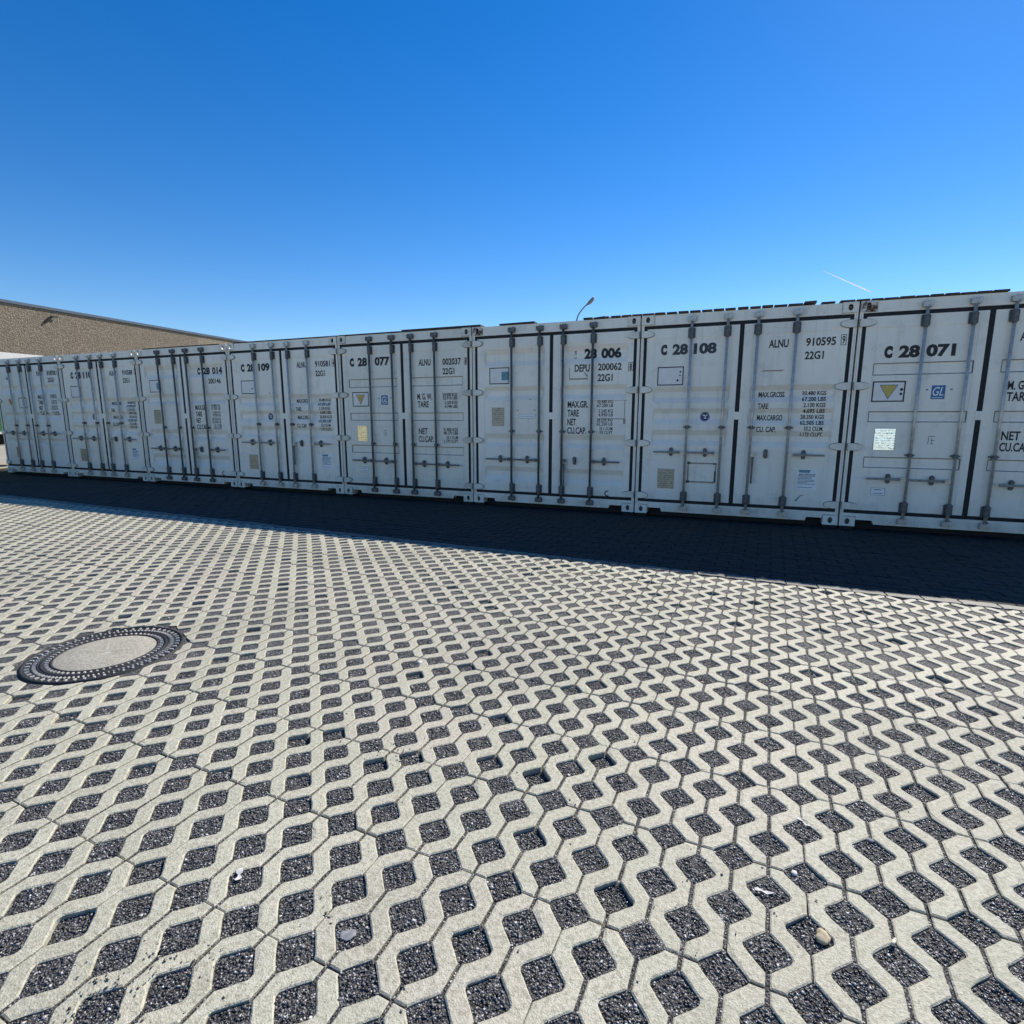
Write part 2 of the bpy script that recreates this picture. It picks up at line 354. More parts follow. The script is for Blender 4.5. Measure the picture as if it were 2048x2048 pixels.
def stone_mesh(name, seed, rough=0.0005):
    rr = random.Random(seed); mb = MB()
    for P in RIB:
        P = resample(P, 0.022)
        P = [(x + rr.gauss(0, rough), y + rr.gauss(0, rough)) for x, y in P]
        # the odd knocked-off bit of arris
        ch = [0.0034 + abs(rr.gauss(0, 0.0006)) for _ in P]
        for _ in range(rr.choice([0, 0, 1, 1, 2])):
            i0 = rr.randrange(len(P))
            for d in (-1, 0, 1): ch[(i0+d) % len(P)] += 0.003 + 0.006*rr.random()
        I0 = offset_poly(P, 1.0)
        I = [(p[0] + (q[0]-p[0])*c, p[1] + (q[1]-p[1])*c) for p, q, c in zip(P, I0, ch)]
        n = len(P)
        V = [(x, y, 0.0) for x, y in I] + [(x, y, -0.0028) for x, y in P] + [(x, y, -0.06) for x, y in P]
        F = [tuple(range(n))] + [(i+n, (i+1) % n+n, (i+1) % n, i) for i in range(n)] + [(i+2*n, (i+1) % n+2*n, (i+1) % n+n, i+n) for i in range(n)]
        mb.add(V, F)
    mb.box(0.002, 0.598, 0.002, 0.398, -0.08, -0.06)
    me = mb.mesh(name); me.materials.append(M['paver']); return me
variants = [stone_mesh('paving_stone', s) for s in range(9)]
yard = MB().add([(*uv2w(U0, V0), -0.13), (*uv2w(U1, V0), -0.13), (*uv2w(U1, V1), -0.13), (*uv2w(U0, V1), -0.13)], [(0,1,2,3)]).build('paved_yard', M['bedding'])
tag(yard, kind='structure')
MHX, MHY, MHR = 2.888, -5.698, 0.385            # manhole
cells = []
for i in range(-30, 12):
    for j in range(-11, 9):
        u = 0.1 + 0.6*i; v = 0.4*j
        if u < U0-0.01 or u+0.6 > U1+0.3: continue
        x, y = uv2w(u+0.3, v+0.2); q = pix(x, y, GZ)
        vis = any(in_view(*uv2w(u+a, v+b), GZ, 6) for a in (0, .3, .6) for b in (0, .2, .4))
        cells.append((0 if vis else 1, q[2] if q else 99, u, v, x, y))
cells.sort()
# irregular cutter for the stones around the manhole
cut = MB(); nseg = 40; ring = []
for a in range(nseg):
    r = MHR + 0.008 + 0.014*random.random() + (0.03 if random.random() < 0.15 else 0)
    ring.append((MHX + r*math.cos(2*math.pi*a/nseg), MHY + r*math.sin(2*math.pi*a/nseg)))
cut.add([(x, y, -0.5) for x, y in ring] + [(x, y, 0.5) for x, y in ring], [tuple(range(nseg-1, -1, -1)), tuple(range(nseg, 2*nseg))] + [(i, (i+1) % nseg, (i+1) % nseg+nseg, i+nseg) for i in range(nseg)])
cutter = cut.build('cutter', M['paver'])
rest_V, rest_F, nrest = [], [], 0
tri_cache = {}
def tri_arrays(me):
    if me.name not in tri_cache:
        me.calc_loop_triangles()
        V = np.empty(len(me.vertices)*3, np.float32); me.vertices.foreach_get('co', V)
        T = np.empty(len(me.loop_triangles)*3, np.int32); me.loop_triangles.foreach_get('vertices', T)
        tri_cache[me.name] = (V.reshape(-1, 3), T.reshape(-1, 3))
    return tri_cache[me.name]
cut_stones = []
for idx, (hid, d, u, v, x, y) in enumerate(cells):
    me = random.choice(variants)
    jx, jy, jz = random.gauss(0, 0.0011), random.gauss(0, 0.0011), max(-0.0016, min(0.003, random.gauss(0, 0.0012)))
    mat = Matrix.Translation((*uv2w(u, v), GZ + jz)) @ Matrix.Rotation(TH + random.gauss(0, 0.0016), 4, 'Z') @ Matrix.Translation((0.3, 0.2, 0)) @ Matrix.Rotation(max(-.006, min(.006, random.gauss(0, 0.0038))), 4, 'X') @ Matrix.Rotation(max(-.005, min(.005, random.gauss(0, 0.0032))), 4, 'Y') @ Matrix.Translation((jx-0.3, jy-0.2, 0))
    near = math.hypot(x-MHX, y-MHY) < MHR + 0.42
    if idx < 299 and not hid or near:
        o = link('paving_stone', me, yard); o.matrix_basis = mat
        if near: cut_stones.append(o)
    else:
        V, T = tri_arrays(me); A = np.array(mat)
        rest_V.append(V @ A[:3, :3].T + A[:3, 3]); rest_F.append(T + nrest); nrest += len(V)
if rest_V:
    me = np_mesh('paving_stone', np.concatenate(rest_V), np.concatenate(rest_F)); me.materials.append(M['paver'])
    tag(link('paving_stone', me, yard), kind='stuff')
for o in cut_stones:
    o.data = o.data.copy(); md = o.modifiers.new('cut', 'BOOLEAN'); md.object = cutter; md.operation = 'DIFFERENCE'; md.solver = 'EXACT'; md.use_self = True
dg = bpy.context.evaluated_depsgraph_get(); dg.update()
for o in cut_stones:
    me = bpy.data.meshes.new_from_object(o.evaluated_get(dg)); o.modifiers.clear(); o.data = me
bpy.data.objects.remove(cutter)
for o in list(cut_stones):
    if len(o.data.polygons) < 8: bpy.data.objects.remove(o)

# ------------------------------------------------------------------ gravel between the stones
def gh(x, y):
    """height of the gravel: nearly flush, uneven, some openings only part filled"""
    u = (x-OX)*ct + (y-OY)*st; v = -(x-OX)*st + (y-OY)*ct
    a = np.floor((u+v)/0.2); b = np.floor((u-v)/0.2)
    h1 = np.sin(a*12.9898 + b*78.233)*43758.5453; h1 = h1 - np.floor(h1); h2 = np.sin(a*39.35 + b*11.13)*24634.63; h2 = h2 - np.floor(h2)
    z = GZ - 0.0055 - 0.0030*h2 - np.where(h1 > 0.91, 0.003 + 0.012*h2, 0.0)
    z = z + 0.0022*np.sin(x*23.1+1.7)*np.sin(y*19.3+0.4) + 0.0018*np.sin(x*41+y*17)*np.sin(y*37-x*9)
    return np.minimum(z, GZ - 0.0052)
gu = np.arange(U0, U1+0.01, 0.03); gv = np.arange(V0, 3.601, 0.03); gv[-1] = 3.604
GU, GV = np.meshgrid(gu, gv); XX = OX + GU*ct - GV*st; YY = OY + GU*st + GV*ct
V = np.stack([XX, YY, gh(XX, YY)], -1).reshape(-1, 3); nx, ny = len(gu), len(gv)
ii = np.arange(nx*ny).reshape(ny, nx)
F = np.stack([ii[:-1, :-1], ii[:-1, 1:], ii[1:, 1:], ii[1:, :-1]], -1).reshape(-1, 4)
me = np_mesh('gravel', V, F); me.materials.append(M['gravel']); me.polygons.foreach_set('use_smooth', [True]*len(me.polygons))
gravel = tag(link('gravel', me), 'dark basalt gravel filling the openings of the paving stones', 'gravel', kind='stuff')
# loose chips: real little stones in the openings nearest the camera, and crumbs spilt on the stones
def chips(name, pts, sizes, zoff):
    n = len(pts)
    base = np.array([(1,0,0),(-1,0,0),(0,1,0),(0,-1,0),(0,0,1),(0,0,-1)], float)
    Vv = base[None]*rng.uniform(0.55, 1.25, (n, 6, 1)) + rng.normal(0, 0.16, (n, 6, 3))
    Vv[:, :, 2] *= 0.65; Vv[:, :, 0] *= 1.35
    a = rng.uniform(0, 2*np.pi, n); b = rng.normal(0, 0.5, n)
    ca, sa, cb, sb = np.cos(a), np.sin(a), np.cos(b), np.sin(b)
    Rm = np.stack([np.stack([ca, -sa*cb, sa*sb], -1), np.stack([sa, ca*cb, -ca*sb], -1), np.stack([0*a, sb, cb], -1)], 1)
    Vv = np.einsum('nij,nkj->nki', Rm, Vv) * sizes[:, None, None]
    Vv[:, :, 0] += pts[:, 0, None]; Vv[:, :, 1] += pts[:, 1, None]; Vv[:, :, 2] += zoff[:, None]
    f = np.array([(0,2,4),(2,1,4),(1,3,4),(3,0,4),(2,0,5),(1,2,5),(3,1,5),(0,3,5)])
    Ff = (f[None] + 6*np.arange(n)[:, None, None]).reshape(-1, 3)
    me = np_mesh(name, Vv.reshape(-1, 3), Ff); me.materials.append(M['chips'])
    at = me.attributes.new('shade', 'FLOAT', 'POINT'); at.data.foreach_set('value', np.repeat(rng.uniform(0, 1, n), 6).astype(np.float32))
    return me
def in_hole(u, v, hd):
    a = np.abs(((u+0.1) % 0.2)-0.1); b = np.abs(((v) % 0.2)-0.1); h1 = (a+b) < hd          # holes centred at (0.2i, 0.1+0.2j)
    a = np.abs((u % 0.2)-0.1); b = np.abs(((v+0.1) % 0.2)-0.1); h2 = (a+b) < hd             # holes centred at (0.1+0.2i, 0.2j)
    return h1 | h2
npt = 330000
pu = rng.uniform(-2.6, 2.9, npt); pv = rng.uniform(-1.0, 2.2, npt)
X = OX + pu*ct - pv*st; Y = OY + pu*st + pv*ct
dist = np.hypot(X-CAMX, Y-CAMY)
Pc = np.stack([X, Y, np.full(npt, GZ), np.ones(npt)], -1) @ np.array(view_i).T
px = 512 + 553.7*Pc[:, 0]/-Pc[:, 2]; py = 512 + 553.7*Pc[:, 1]/Pc[:, 2]
ok = (Pc[:, 2] < -0.2) & (px > -30) & (px < 1054) & (py < 1060) & (dist < 3.3) & in_hole(pu, pv, HD-0.004) & (np.hypot(X-MHX, Y-MHY) > 0.44)
keep = np.where(ok)[0][:62000]
P2 = np.stack([X[keep], Y[keep]], -1); sz = rng.uniform(0.0021, 0.0053, len(keep))
me = chips('gravel_chips', P2, sz, gh(P2[:, 0], P2[:, 1]) + rng.uniform(-0.0005, 0.0025, len(keep)))
tag(link('gravel_chips', me), 'loose dark stone chips lying on top of the gravel fill', 'gravel', kind='stuff')
npt = 26000
pu = rng.uniform(-8, 3.2, npt); pv = rng.uniform(-0.6, 3.5, npt); X = OX + pu*ct - pv*st; Y = OY + pu*st + pv*ct
k_ = np.where(in_hole(pu, pv, HD-0.012) & (np.hypot(X-MHX, Y-MHY) > 0.46))[0][:420]
P2 = np.stack([X[k_], Y[k_]], -1); sz = rng.uniform(0.003, 0.0105, len(k_))*rng.choice([0.6, 1.0], len(k_))
me = chips('pale_debris', P2, sz, gh(X[k_], Y[k_]) + sz*0.4); me.materials.clear(); me.materials.append(flat('dry_debris', (0.42, 0.36, 0.27), 0.8, 0, 0.5, 3.0))
tag(link('pale_debris', me), 'pale bits of dry debris scattered in the gravel openings', 'debris', kind='stuff')
cl = []
for cxp, cyp, k, sd in [(4.905, -6.95, 110, 0.055), (5.03, -6.83, 60, 0.05), (5.27, -6.60, 30, 0.05), (4.97, -5.85, 70, 0.07), (5.9, -6.05, 14, 0.12), (6.3, -6.0, 18, 0.14), (5.5, -6.6, 24, 0.2), (6.7, -5.5, 20, 0.3), (5.2, -5.6, 26, 0.35), (5.8, -5.2, 30, 0.5), (6.2, -6.3, 16, 0.2), (4.6, -5.6, 20, 0.3)]:
    cl.append(np.stack([rng.normal(cxp, sd, k), rng.normal(cyp, sd, k)], -1))
cl = np.concatenate(cl); sz = rng.uniform(0.0016, 0.0042, len(cl))
me = chips('stray_chips', cl, sz, GZ + sz*0.45)
tag(link('stray_chips', me), 'stray dark chips spilt on top of the pale paving stones', 'gravel', kind='stuff')

# ------------------------------------------------------------------ brick paving in front of and under the containers
BL, BW, BJ = 0.2315, 0.1165, 0.0025
def brick_outline():
    a = 0.0075; L, W = BL, BW
    prof = [(0.0, 0), (0.08, 0), (0.17, 1), (0.33, 1), (0.42, 0), (0.58, 0), (0.67, 1), (0.83, 1), (0.92, 0)]
    bot = [(f*L, a*s) for f, s in prof] ; right = [(L, 0), (L+0.006, 0.3*W), (L-0.006, 0.7*W)]
    top = [(L, W)] + [(f*L, W + a*s) for f, s in prof[::-1]]; left = [(-0.006, 0.7*W), (0.006, 0.3*W)]
    return bot + right + top + left
def brick_mesh(seed):
    rr = random.Random(seed); P = offset_poly(brick_outline(), BJ)
    P = [(x + rr.gauss(0, 0.0005), y + rr.gauss(0, 0.0005)) for x, y in P]; I = offset_poly(P, 0.005); n = len(P)
    V = [(x, y, 0) for x, y in I] + [(x, y, -0.005) for x, y in P] + [(x, y, -0.05) for x, y in P]
    F = [tuple(range(n))] + [(i+n, (i+1) % n+n, (i+1) % n, i) for i in range(n)] + [(i+2*n, (i+1) % n+2*n, (i+1) % n+n, i+n) for i in range(n)]
    mb = MB(); mb.add(V, F); return mb.mesh('paving_brick')
bv = [brick_mesh(s) for s in range(3)]; be = [brick_mesh(s+5) for s in range(2)]
for m_ in bv: m_.materials.append(M['brick'])
for m_ in be: m_.materials.append(M['bricksunlit'])
bed = MB().add([(*uv2w(U0, 3.604), GZ-0.011), (*uv2w(U1, 3.604), GZ-0.011), (*uv2w(U1, V1), GZ-0.011), (*uv2w(U0, V1), GZ-0.011)], [(0,1,2,3)]).build('brick_paving', M['sand'])
tag(bed, kind='structure')
bl = []
for r_ in range(int((V1-3.604)/BW)):
    for c_ in range(int((U1-U0)/BL)-1):
        u = U0 + 0.1 + c_*BL + (0.5*BL if r_ % 2 else 0); v = 3.606 + r_*BW
        x, y = uv2w(u+BL/2, v+BW/2)
        if y > 0.25 and x > -9.9: continue
        q = pix(x, y, GZ); vis = in_view(x, y, GZ, 10) and y < 0.05
        bl.append((0 if vis else 1, (q[2] if q else 99), r_, u, v))
bl.sort(); brV, brF, nb = [], [], 0
for idx, (hid, d, r_, u, v) in enumerate(bl):
    me = random.choice(be if r_ == 0 else bv)
    mat = Matrix.Translation((*uv2w(u, v), GZ + random.gauss(0, 0.0013))) @ Matrix.Rotation(TH + random.gauss(0, 0.004), 4, 'Z') @ Matrix.Rotation(random.gauss(0, 0.008), 4, 'X') @ Matrix.Rotation(random.gauss(0, 0.006), 4, 'Y')
    if (idx < 270 and not hid) or r_ == 0:
        o = link('paving_brick', me, bed); o.matrix_basis = mat
    else:
        V, T = tri_arrays(me); A = np.array(mat); brV.append(V @ A[:3, :3].T + A[:3, 3]); brF.append(T + nb); nb += len(V)
me = np_mesh('paving_brick', np.concatenate(brV), np.concatenate(brF)); me.materials.append(M['brick'])
tag(link('paving_brick', me, bed), kind='stuff')

# ------------------------------------------------------------------ manhole cover
mh = empty('manhole_cover', (MHX, MHY, GZ))
tag(mh, 'round cast iron manhole cover with ribbed rim and pale concrete centre', 'manhole')
def lathe(name, prof, mat, parent, n=96):
    V = [(r*math.cos(2*math.pi*i/n), r*math.sin(2*math.pi*i/n), z) for r, z in prof for i in range(n)]
    F = [(k*n+i, k*n+(i+1) % n, (k+1)*n+(i+1) % n, (k+1)*n+i) for k in range(len(prof)-1) for i in range(n)]
    return MB().add(V, F).build(name, mat, parent, True)
lathe('frame_ring', [(0.3855, -0.09), (0.3855, 0.002), (0.380, 0.004), (0.374, 0.004), (0.371, -0.003), (0.3135, -0.003), (0.311, 0.003), (0.305, 0.003), (0.303, -0.02)], M['iron'], mh)
lathe('cover_ring', [(0.3015, -0.02), (0.3015, 0.002), (0.297, 0.003), (0.286, 0.003), (0.284, -0.003), (0.258, -0.003), (0.256, 0.003), (0.2475, 0.003), (0.2465, -0.006)], M['iron'], mh)
nn = 96; V = [(0, 0, 0.0035)]; F = []
for k, (r, z) in enumerate([(0.12, 0.003), (0.238, 0.0015), (0.2465, -0.002)]):
    V += [(r*math.cos(2*math.pi*i/nn), r*math.sin(2*math.pi*i/nn), z) for i in range(nn)]
F = [(0, 1+i, 1+(i+1) % nn) for i in range(nn)]
for k in range(2): F += [(1+k*nn+i, 1+(k+1)*nn+i, 1+(k+1)*nn+(i+1) % nn, 1+k*nn+(i+1) % nn) for i in range(nn)]
MB().add(V, F).build('concrete_fill', M['coverconc'], mh, True)
def ribs(name, r0, r1, cnt, frac, z0, z1, mat):
    mb = MB()
    for i in range(cnt):
        a0 = 2*math.pi*i/cnt; a1 = a0 + 2*math.pi/cnt*frac; b = 0.0012
        vs_ = [(r*math.cos(a), r*math.sin(a), z) for z, e in ((z0, 0), (z1, b)) for r, a in ((r0+e, a0+e/r0), (r1-e, a0+e/r1), (r1-e, a1-e/r1), (r0+e, a1-e/r0))]
        mb.add(vs_, [(4,5,6,7), (0,1,5,4), (1,2,6,5), (2,3,7,6), (3,0,4,7)])
    tag(mb.build(name, mat, mh), kind='stuff')
ribs('outer_rib_ring', 0.343, 0.364, 52, 0.26, -0.003, 0.0035, M['ironpale'])
ribs('tick_ring', 0.3155, 0.333, 92, 0.36, -0.003, 0.0035, M['ironpale'])
ribs('cover_tread_ring', 0.262, 0.280, 60, 0.36, -0.003, 0.0035, M['ironpale'])

# ------------------------------------------------------------------ shipping containers
PITCH = 2.456
def door_profile(bands, depth):
    """bands: (z_top, z_in_top, z_in_bottom, z_bottom)"""
    def f(z):
        for a, b, c, d in bands:
            if d < z < a:
                if z >= b: return depth*(a-z)/(a-b)
                if z <= c: return depth*(z-d)/(c-d)
                return depth
        return 0.0
    return f
SWAGE = ((1.895, 1.767), (1.356, 1.239), (0.832, 0.711))
M['bead'] = flat('sealant_bead', (0.17, 0.165, 0.15), 0.7, 0, 0.3, 20)
BANDS = {
 'R': ([(1.679, 1.614, 1.545, 1.477), (1.404, 1.339, 1.269, 1.200), (1.126, 1.060, 0.994, 0.930)], 0.034),
 'Q': ([(2.262, 2.185, 2.092, 2.017), (1.732, 1.669, 1.600, 1.537), (1.051, 0.975, 0.915, 0.858), (0.567, 0.495, 0.432, 0.350)], 0.036),
 'A': ([(1.995, 1.93, 1.87, 1.806), (1.397, 1.335, 1.285, 1.228), (0.817, 0.770, 0.720, 0.670)], 0.036),
 'P': ([(zt-0.004, zt-0.012, zb+0.012, zb+0.004) for zt, zb in SWAGE], 0.010)}
XA, XB, XC, XD = 0.085, 1.204, 1.256, 2.371     # door leaf edges
DZ0, DZ1 = 0.199, 2.413
INS = 0.004
class Leaf:
    def __init__(s, style, right):
        s.b, s.d = BANDS[style]; s.prof = door_profile(s.b, s.d)
        if right: s.x0, s.x1, s.a, s.bb = XC, XD, 1.360, 2.296
        else: s.x0, s.x1, s.a, s.bb = XA, XB, 0.189, 1.130
        e = 0.012 if style != 'P' else 0.008
        s.xs = [s.x0, s.a, s.a+0.004, s.a+0.004+e, s.bb-0.004-e, s.bb-0.004, s.bb, s.x1]
        s.zs = sorted({DZ0, 0.275, 0.279, 2.285, 2.289, DZ1} | {z for q in s.b for z in q})
    def y(s, x, z):
        def sm(t): return max(0.0, min(1.0, t))
        m1 = min(sm((x-s.a)/0.004), sm((s.bb-x)/0.004), sm((z-0.275)/0.004), sm((2.289-z)/0.004))
        e = s.xs[3]-s.xs[2]
        m2 = min(sm((x-s.xs[2])/e), sm((s.xs[5]-x)/e))
        return 0.004 + INS*m1 + s.prof(z)*m2
    def mesh(s):
        nx_, nz_ = len(s.xs), len(s.zs)
        mb = MB(); V = [(x, s.y(x, z), z) for z in s.zs for x in s.xs]
        F = [(j*nx_+i, j*nx_+i+1, (j+1)*nx_+i+1, (j+1)*nx_+i) for j in range(nz_-1) for i in range(nx_-1)]
        mb.add(V, F)
        per = [i for i in range(nx_)] + [j*nx_+nx_-1 for j in range(1, nz_)] + [(nz_-1)*nx_+i for i in range(nx_-2, -1, -1)] + [j*nx_ for j in range(nz_-2, 0, -1)]
        n0 = len(mb.v); mb.v += [(mb.v[i][0], 0.055, mb.v[i][2]) for i in per]
        k = len(per); mb.f += [(per[i], n0+i, n0+(i+1) % k, per[(i+1) % k]) for i in range(k)] + [tuple(n0+i for i in range(k-1, -1, -1))]
        return mb.mesh('door')
    def conform(s, bm, off):
        x0 = min(v.co.x for v in bm.verts); x1 = max(v.co.x for v in bm.verts); z0 = min(v.co.z for v in bm.verts); z1 = max(v.co.z for v in bm.verts)
        for z in s.zs:
            if z0 < z < z1: bmesh.ops.bisect_plane(bm, geom=bm.verts[:]+bm.edges[:]+bm.faces[:], plane_co=(0, 0, z), plane_no=(0, 0, 1), dist=1e-5)
        for x in s.xs:
            if x0 < x < x1: bmesh.ops.bisect_plane(bm, geom=bm.verts[:]+bm.edges[:]+bm.faces[:], plane_co=(x, 0, 0), plane_no=(1, 0, 0), dist=1e-5)
        for v in bm.verts: v.co.y = s.y(v.co.x, v.co.z) - off
def decal(name, polys, mat, door, leaf, off=0.0018, label=None):
    bm = bmesh.new()
    for P in polys:
        n = len(P); a = sum(P[i][0]*P[(i+1) % n][1]-P[(i+1) % n][0]*P[i][1] for i in range(n))
        if a < 0: P = P[::-1]
        try: bm.faces.new([bm.verts.new((x, 0, z)) for x, z in P])
        except ValueError: pass
    leaf.conform(bm, off); bmesh.ops.triangulate(bm, faces=bm.faces[:])
    me = bpy.data.meshes.new(name); bm.to_mesh(me); bm.free(); me.materials.append(mat)
    o = link(name, me, door)
    if label: o['label'] = label
    return o
font_cache = {}
def glyphs(txt, bold, shear=0.0):
    key = (txt, bold, shear)
    if key not in font_cache:
        cu = bpy.data.curves.new('text', 'FONT'); cu.body = txt; cu.size = 1.0; cu.resolution_u = 3; cu.offset = bold; cu.fill_mode = 'FRONT'; cu.shear = shear
        ob = bpy.data.objects.new('text', cu); COL.objects.link(ob)
        me = bpy.data.meshes.new_from_object(ob); bpy.data.objects.remove(ob); bpy.data.curves.remove(cu)
        V = np.empty(len(me.vertices)*3, np.float32); me.vertices.foreach_get('co', V); V = V.reshape(-1, 3)[:, :2].astype(float)
        F = [tuple(p.vertices) for p in me.polygons]; bpy.data.meshes.remove(me)
        lo = V.min(0); hi = V.max(0); font_cache[key] = ((V-lo)/(hi-lo), F)
    return font_cache[key]
def letter(txt, x0, x1, z, h, mat, door, leaf, bold=0.026, shear=0.0, vertical=False, off=0.0022):
    V, F = glyphs(txt, bold, shear); bm = bmesh.new()
    if vertical: vv = [bm.verts.new((x0 + (1-q[1])*(x1-x0), 0, z + q[0]*h)) for q in V]
    else: vv = [bm.verts.new((x0 + q[0]*(x1-x0), 0, z + q[1]*h)) for q in V]
    for f in F:
        try: bm.faces.new([vv[i] for i in f])
        except ValueError: pass
    leaf.conform(bm, off); bmesh.ops.triangulate(bm, faces=bm.faces[:])
    for f in bm.faces:
        if f.normal.y > 0: f.normal_flip()
    me = bpy.data.meshes.new('lettering'); bm.to_mesh(me); bm.free(); me.materials.append(mat)
    return link('lettering', me, door)
def rect(x0, x1, z0, z1): return [(x0, z0), (x1, z0), (x1, z1), (x0, z1)]
def frame(x0, x1, z0, z1, t): return [rect(x0, x1, z0, z0+t), rect(x0, x1, z1-t, z1), rect(x0, x0+t, z0+t, z1-t), rect(x1-t, x1, z0+t, z1-t)]
def disc(x, z, r, n=20, a0=0, a1=360): return [(x + r*math.cos(R(a0+(a1-a0)*i/n)), z + r*math.sin(R(a0+(a1-a0)*i/n))) for i in range(n if a1-a0 == 360 else n+1)]
def annulus(x, z, r0, r1, a0=0, a1=360, n=24):
    out = []
    for i in range(n):
        b0 = R(a0+(a1-a0)*i/n); b1 = R(a0+(a1-a0)*(i+1)/n)
        out.append([(x+r0*math.cos(b0), z+r0*math.sin(b0)), (x+r1*math.cos(b0), z+r1*math.sin(b0)), (x+r1*math.cos(b1), z+r1*math.sin(b1)), (x+r0*math.cos(b1), z+r0*math.sin(b1))])
    return out

# --- shared part meshes
def casting_mesh(top):
    mb = MB(); w_, h_, d_ = 0.162, 0.116, 0.17; n = 24; e = []; o_ = []
    for i in range(n):
        a = 2*math.pi*i/n; e.append((w_/2 + 0.026*math.cos(a), h_/2 + 0.037*math.sin(a)))
        ca, sa = math.cos(a), math.sin(a); k = min(w_/2/abs(ca) if abs(ca) > 1e-6 else 9, h_/2/abs(sa) if abs(sa) > 1e-6 else 9)
        o_.append((w_/2 + k*ca, h_/2 + k*sa))
    V = [(x, 0, z) for x, z in o_] + [(x, 0, z) for x, z in e] + [(x, 0.022, z) for x, z in e]
    F = [(i, (i+1) % n, (i+1) % n+n, i+n) for i in range(n)] + [(i+n, (i+1) % n+n, (i+1) % n+2*n, i+2*n) for i in range(n)]
    mb.add(V, F)
    # rect corners filled by triangles
    for cx_, cz_ in ((0, 0), (w_, 0), (w_, h_), (0, h_)):
        k = sorted(range(n), key=lambda i: math.hypot(o_[i][0]-cx_, o_[i][1]-cz_))[:2]
        a, b = o_[k[0]], o_[k[1]]
        if math.hypot(a[0]-cx_, a[1]-cz_) > 1e-4: mb.add([(a[0], 0, a[1]), (b[0], 0, b[1]), (cx_, 0, cz_)], [(0, 1, 2)])
    def sheet(p): mb.add(p, [(0, 1, 2, 3)])
    sheet([(0,0,0),(0,d_,0),(0,d_,h_),(0,0,h_)]); sheet([(w_,0,0),(w_,0,h_),(w_,d_,h_),(w_,d_,0)])
    sheet([(0,d_,0),(w_,d_,0),(w_,d_,h_),(0,d_,h_)]); sheet([(0,0,0),(w_,0,0),(w_,d_,0),(0,d_,0)])
    if not top: sheet([(0,0,h_),(w_,0,h_),(w_,d_,h_),(0,d_,h_)])
    else:                                       # top plate with its lashing hole left open
        for r_ in (rect(0, 0.05, 0, d_), rect(0.112, w_, 0, d_), rect(0.05, 0.112, 0, 0.028), rect(0.05, 0.112, 0.142, d_)):
            sheet([(x, y, h_) for x, y in r_])
    return mb.mesh('corner_casting')
CAST_T, CAST_B = casting_mesh(True), casting_mesh(False)
def rod_mesh():
    mb = MB().cyl((0, 0, 0.105), (0, 0, 2.505), 0.0165, n=14, caps=True); me = mb.mesh('lock_rod')
    me.polygons.foreach_set('use_smooth', [len(p.vertices) == 4 for p in me.polygons]); return me
ROD = rod_mesh()
def bracket_mesh():
    mb = MB(); o = 0.062
    pts = [(-0.044, -0.052), (-0.036, -o), (0.036, -o), (0.044, -0.052), (0.044, 0.052), (0.036, o), (-0.036, o), (-0.044, 0.052)]
    mb.prism_xz(pts, 0.026, 0.033)
    mb.cyl((0, 0, -0.060), (0, 0, 0.060), 0.0255, n=14); mb.cyl((0, 0, -0.078), (0, 0, -0.060), 0.019, 0.0255, n=14)
    mb.box(-0.028, 0.028, 0.0, 0.028, -0.058, 0.058)
    for sx in (-1, 1):
        for sz in (-1, 1):
            mb.cyl((sx*0.036, 0.018, sz*0.042), (sx*0.036, 0.028, sz*0.042), 0.008, n=8)
    for sz in (-1, 1): mb.cyl((0, -0.030, sz*0.040), (0, -0.02, sz*0.040), 0.007, n=8)
    return mb.mesh('rod_bracket')
BRK = bracket_mesh()
def keeper_mesh():
    mb = MB()
    mb.prism_xz([(-0.048, -0.02), (-0.03, -0.034), (-0.016, -0.028), (-0.016, 0.020), (-0.03, 0.036), (-0.048, 0.024)], -0.022, 0.034)
    mb.prism_xz([(0.048, -0.024), (0.030, -0.036), (0.016, -0.030), (0.016, 0.024), (0.030, 0.040), (0.048, 0.030)], -0.022, 0.034)
    mb.prism_xz([(-0.022, -0.030), (0.022, -0.030), (0.018, 0.012), (0.03, 0.03), (-0.01, 0.034), (-0.018, 0.012)], -0.016, 0.012)
    mb.box(-0.05, 0.05, 0.026, 0.034, -0.03, 0.03); return mb.mesh('cam_keeper')
KEEP = keeper_mesh()
def guide_mesh():
    mb = MB().prism_xz([(-0.046, -0.008), (-0.046, 0.008), (-0.024, 0.012), (-0.016, 0.022), (0.016, 0.022), (0.024, 0.012), (0.046, 0.008), (0.046, -0.008), (0.024, -0.012), (0.016, -0.022), (-0.016, -0.022), (-0.024, -0.012)], 0.012, 0.033)
    mb.cyl((0, 0, -0.022), (0, 0, 0.022), 0.023, n=12); return mb.mesh('rod_guide')
GUIDE = guide_mesh()
def handle_mesh(kind):                           # pivot at origin, bar runs to -x (left), +x (right) or down
    mb = MB(); bar = [(-0.035, -0.017), (-0.10, -0.014), (-0.16, -0.011), (-0.365, -0.011), (-0.372, -0.005), (-0.372, 0.005), (-0.365, 0.011), (-0.16, 0.011), (-0.10, 0.014), (-0.035, 0.017)]
    if kind == 'right': bar = [(-x, z) for x, z in bar]
    if kind == 'down': bar = [(z-0.0, x) for x, z in bar]; bar = [(x, z) for x, z in bar]
    mb.prism_xz(bar, -0.012, -0.002); return mb.mesh('handle')
HANDLE = {k: handle_mesh(k) for k in ('left', 'right', 'down')}
def lug_mesh():
    mb = MB().prism_xz([(-0.028, -0.026), (0.028, -0.022), (0.028, 0.022), (-0.028, 0.026)], -0.0005, 0.010)
    mb.cyl((0, -0.017, 0), (0, 0.0, 0), 0.007, n=8); return mb.mesh('handle_lug')
LUG = lug_mesh()
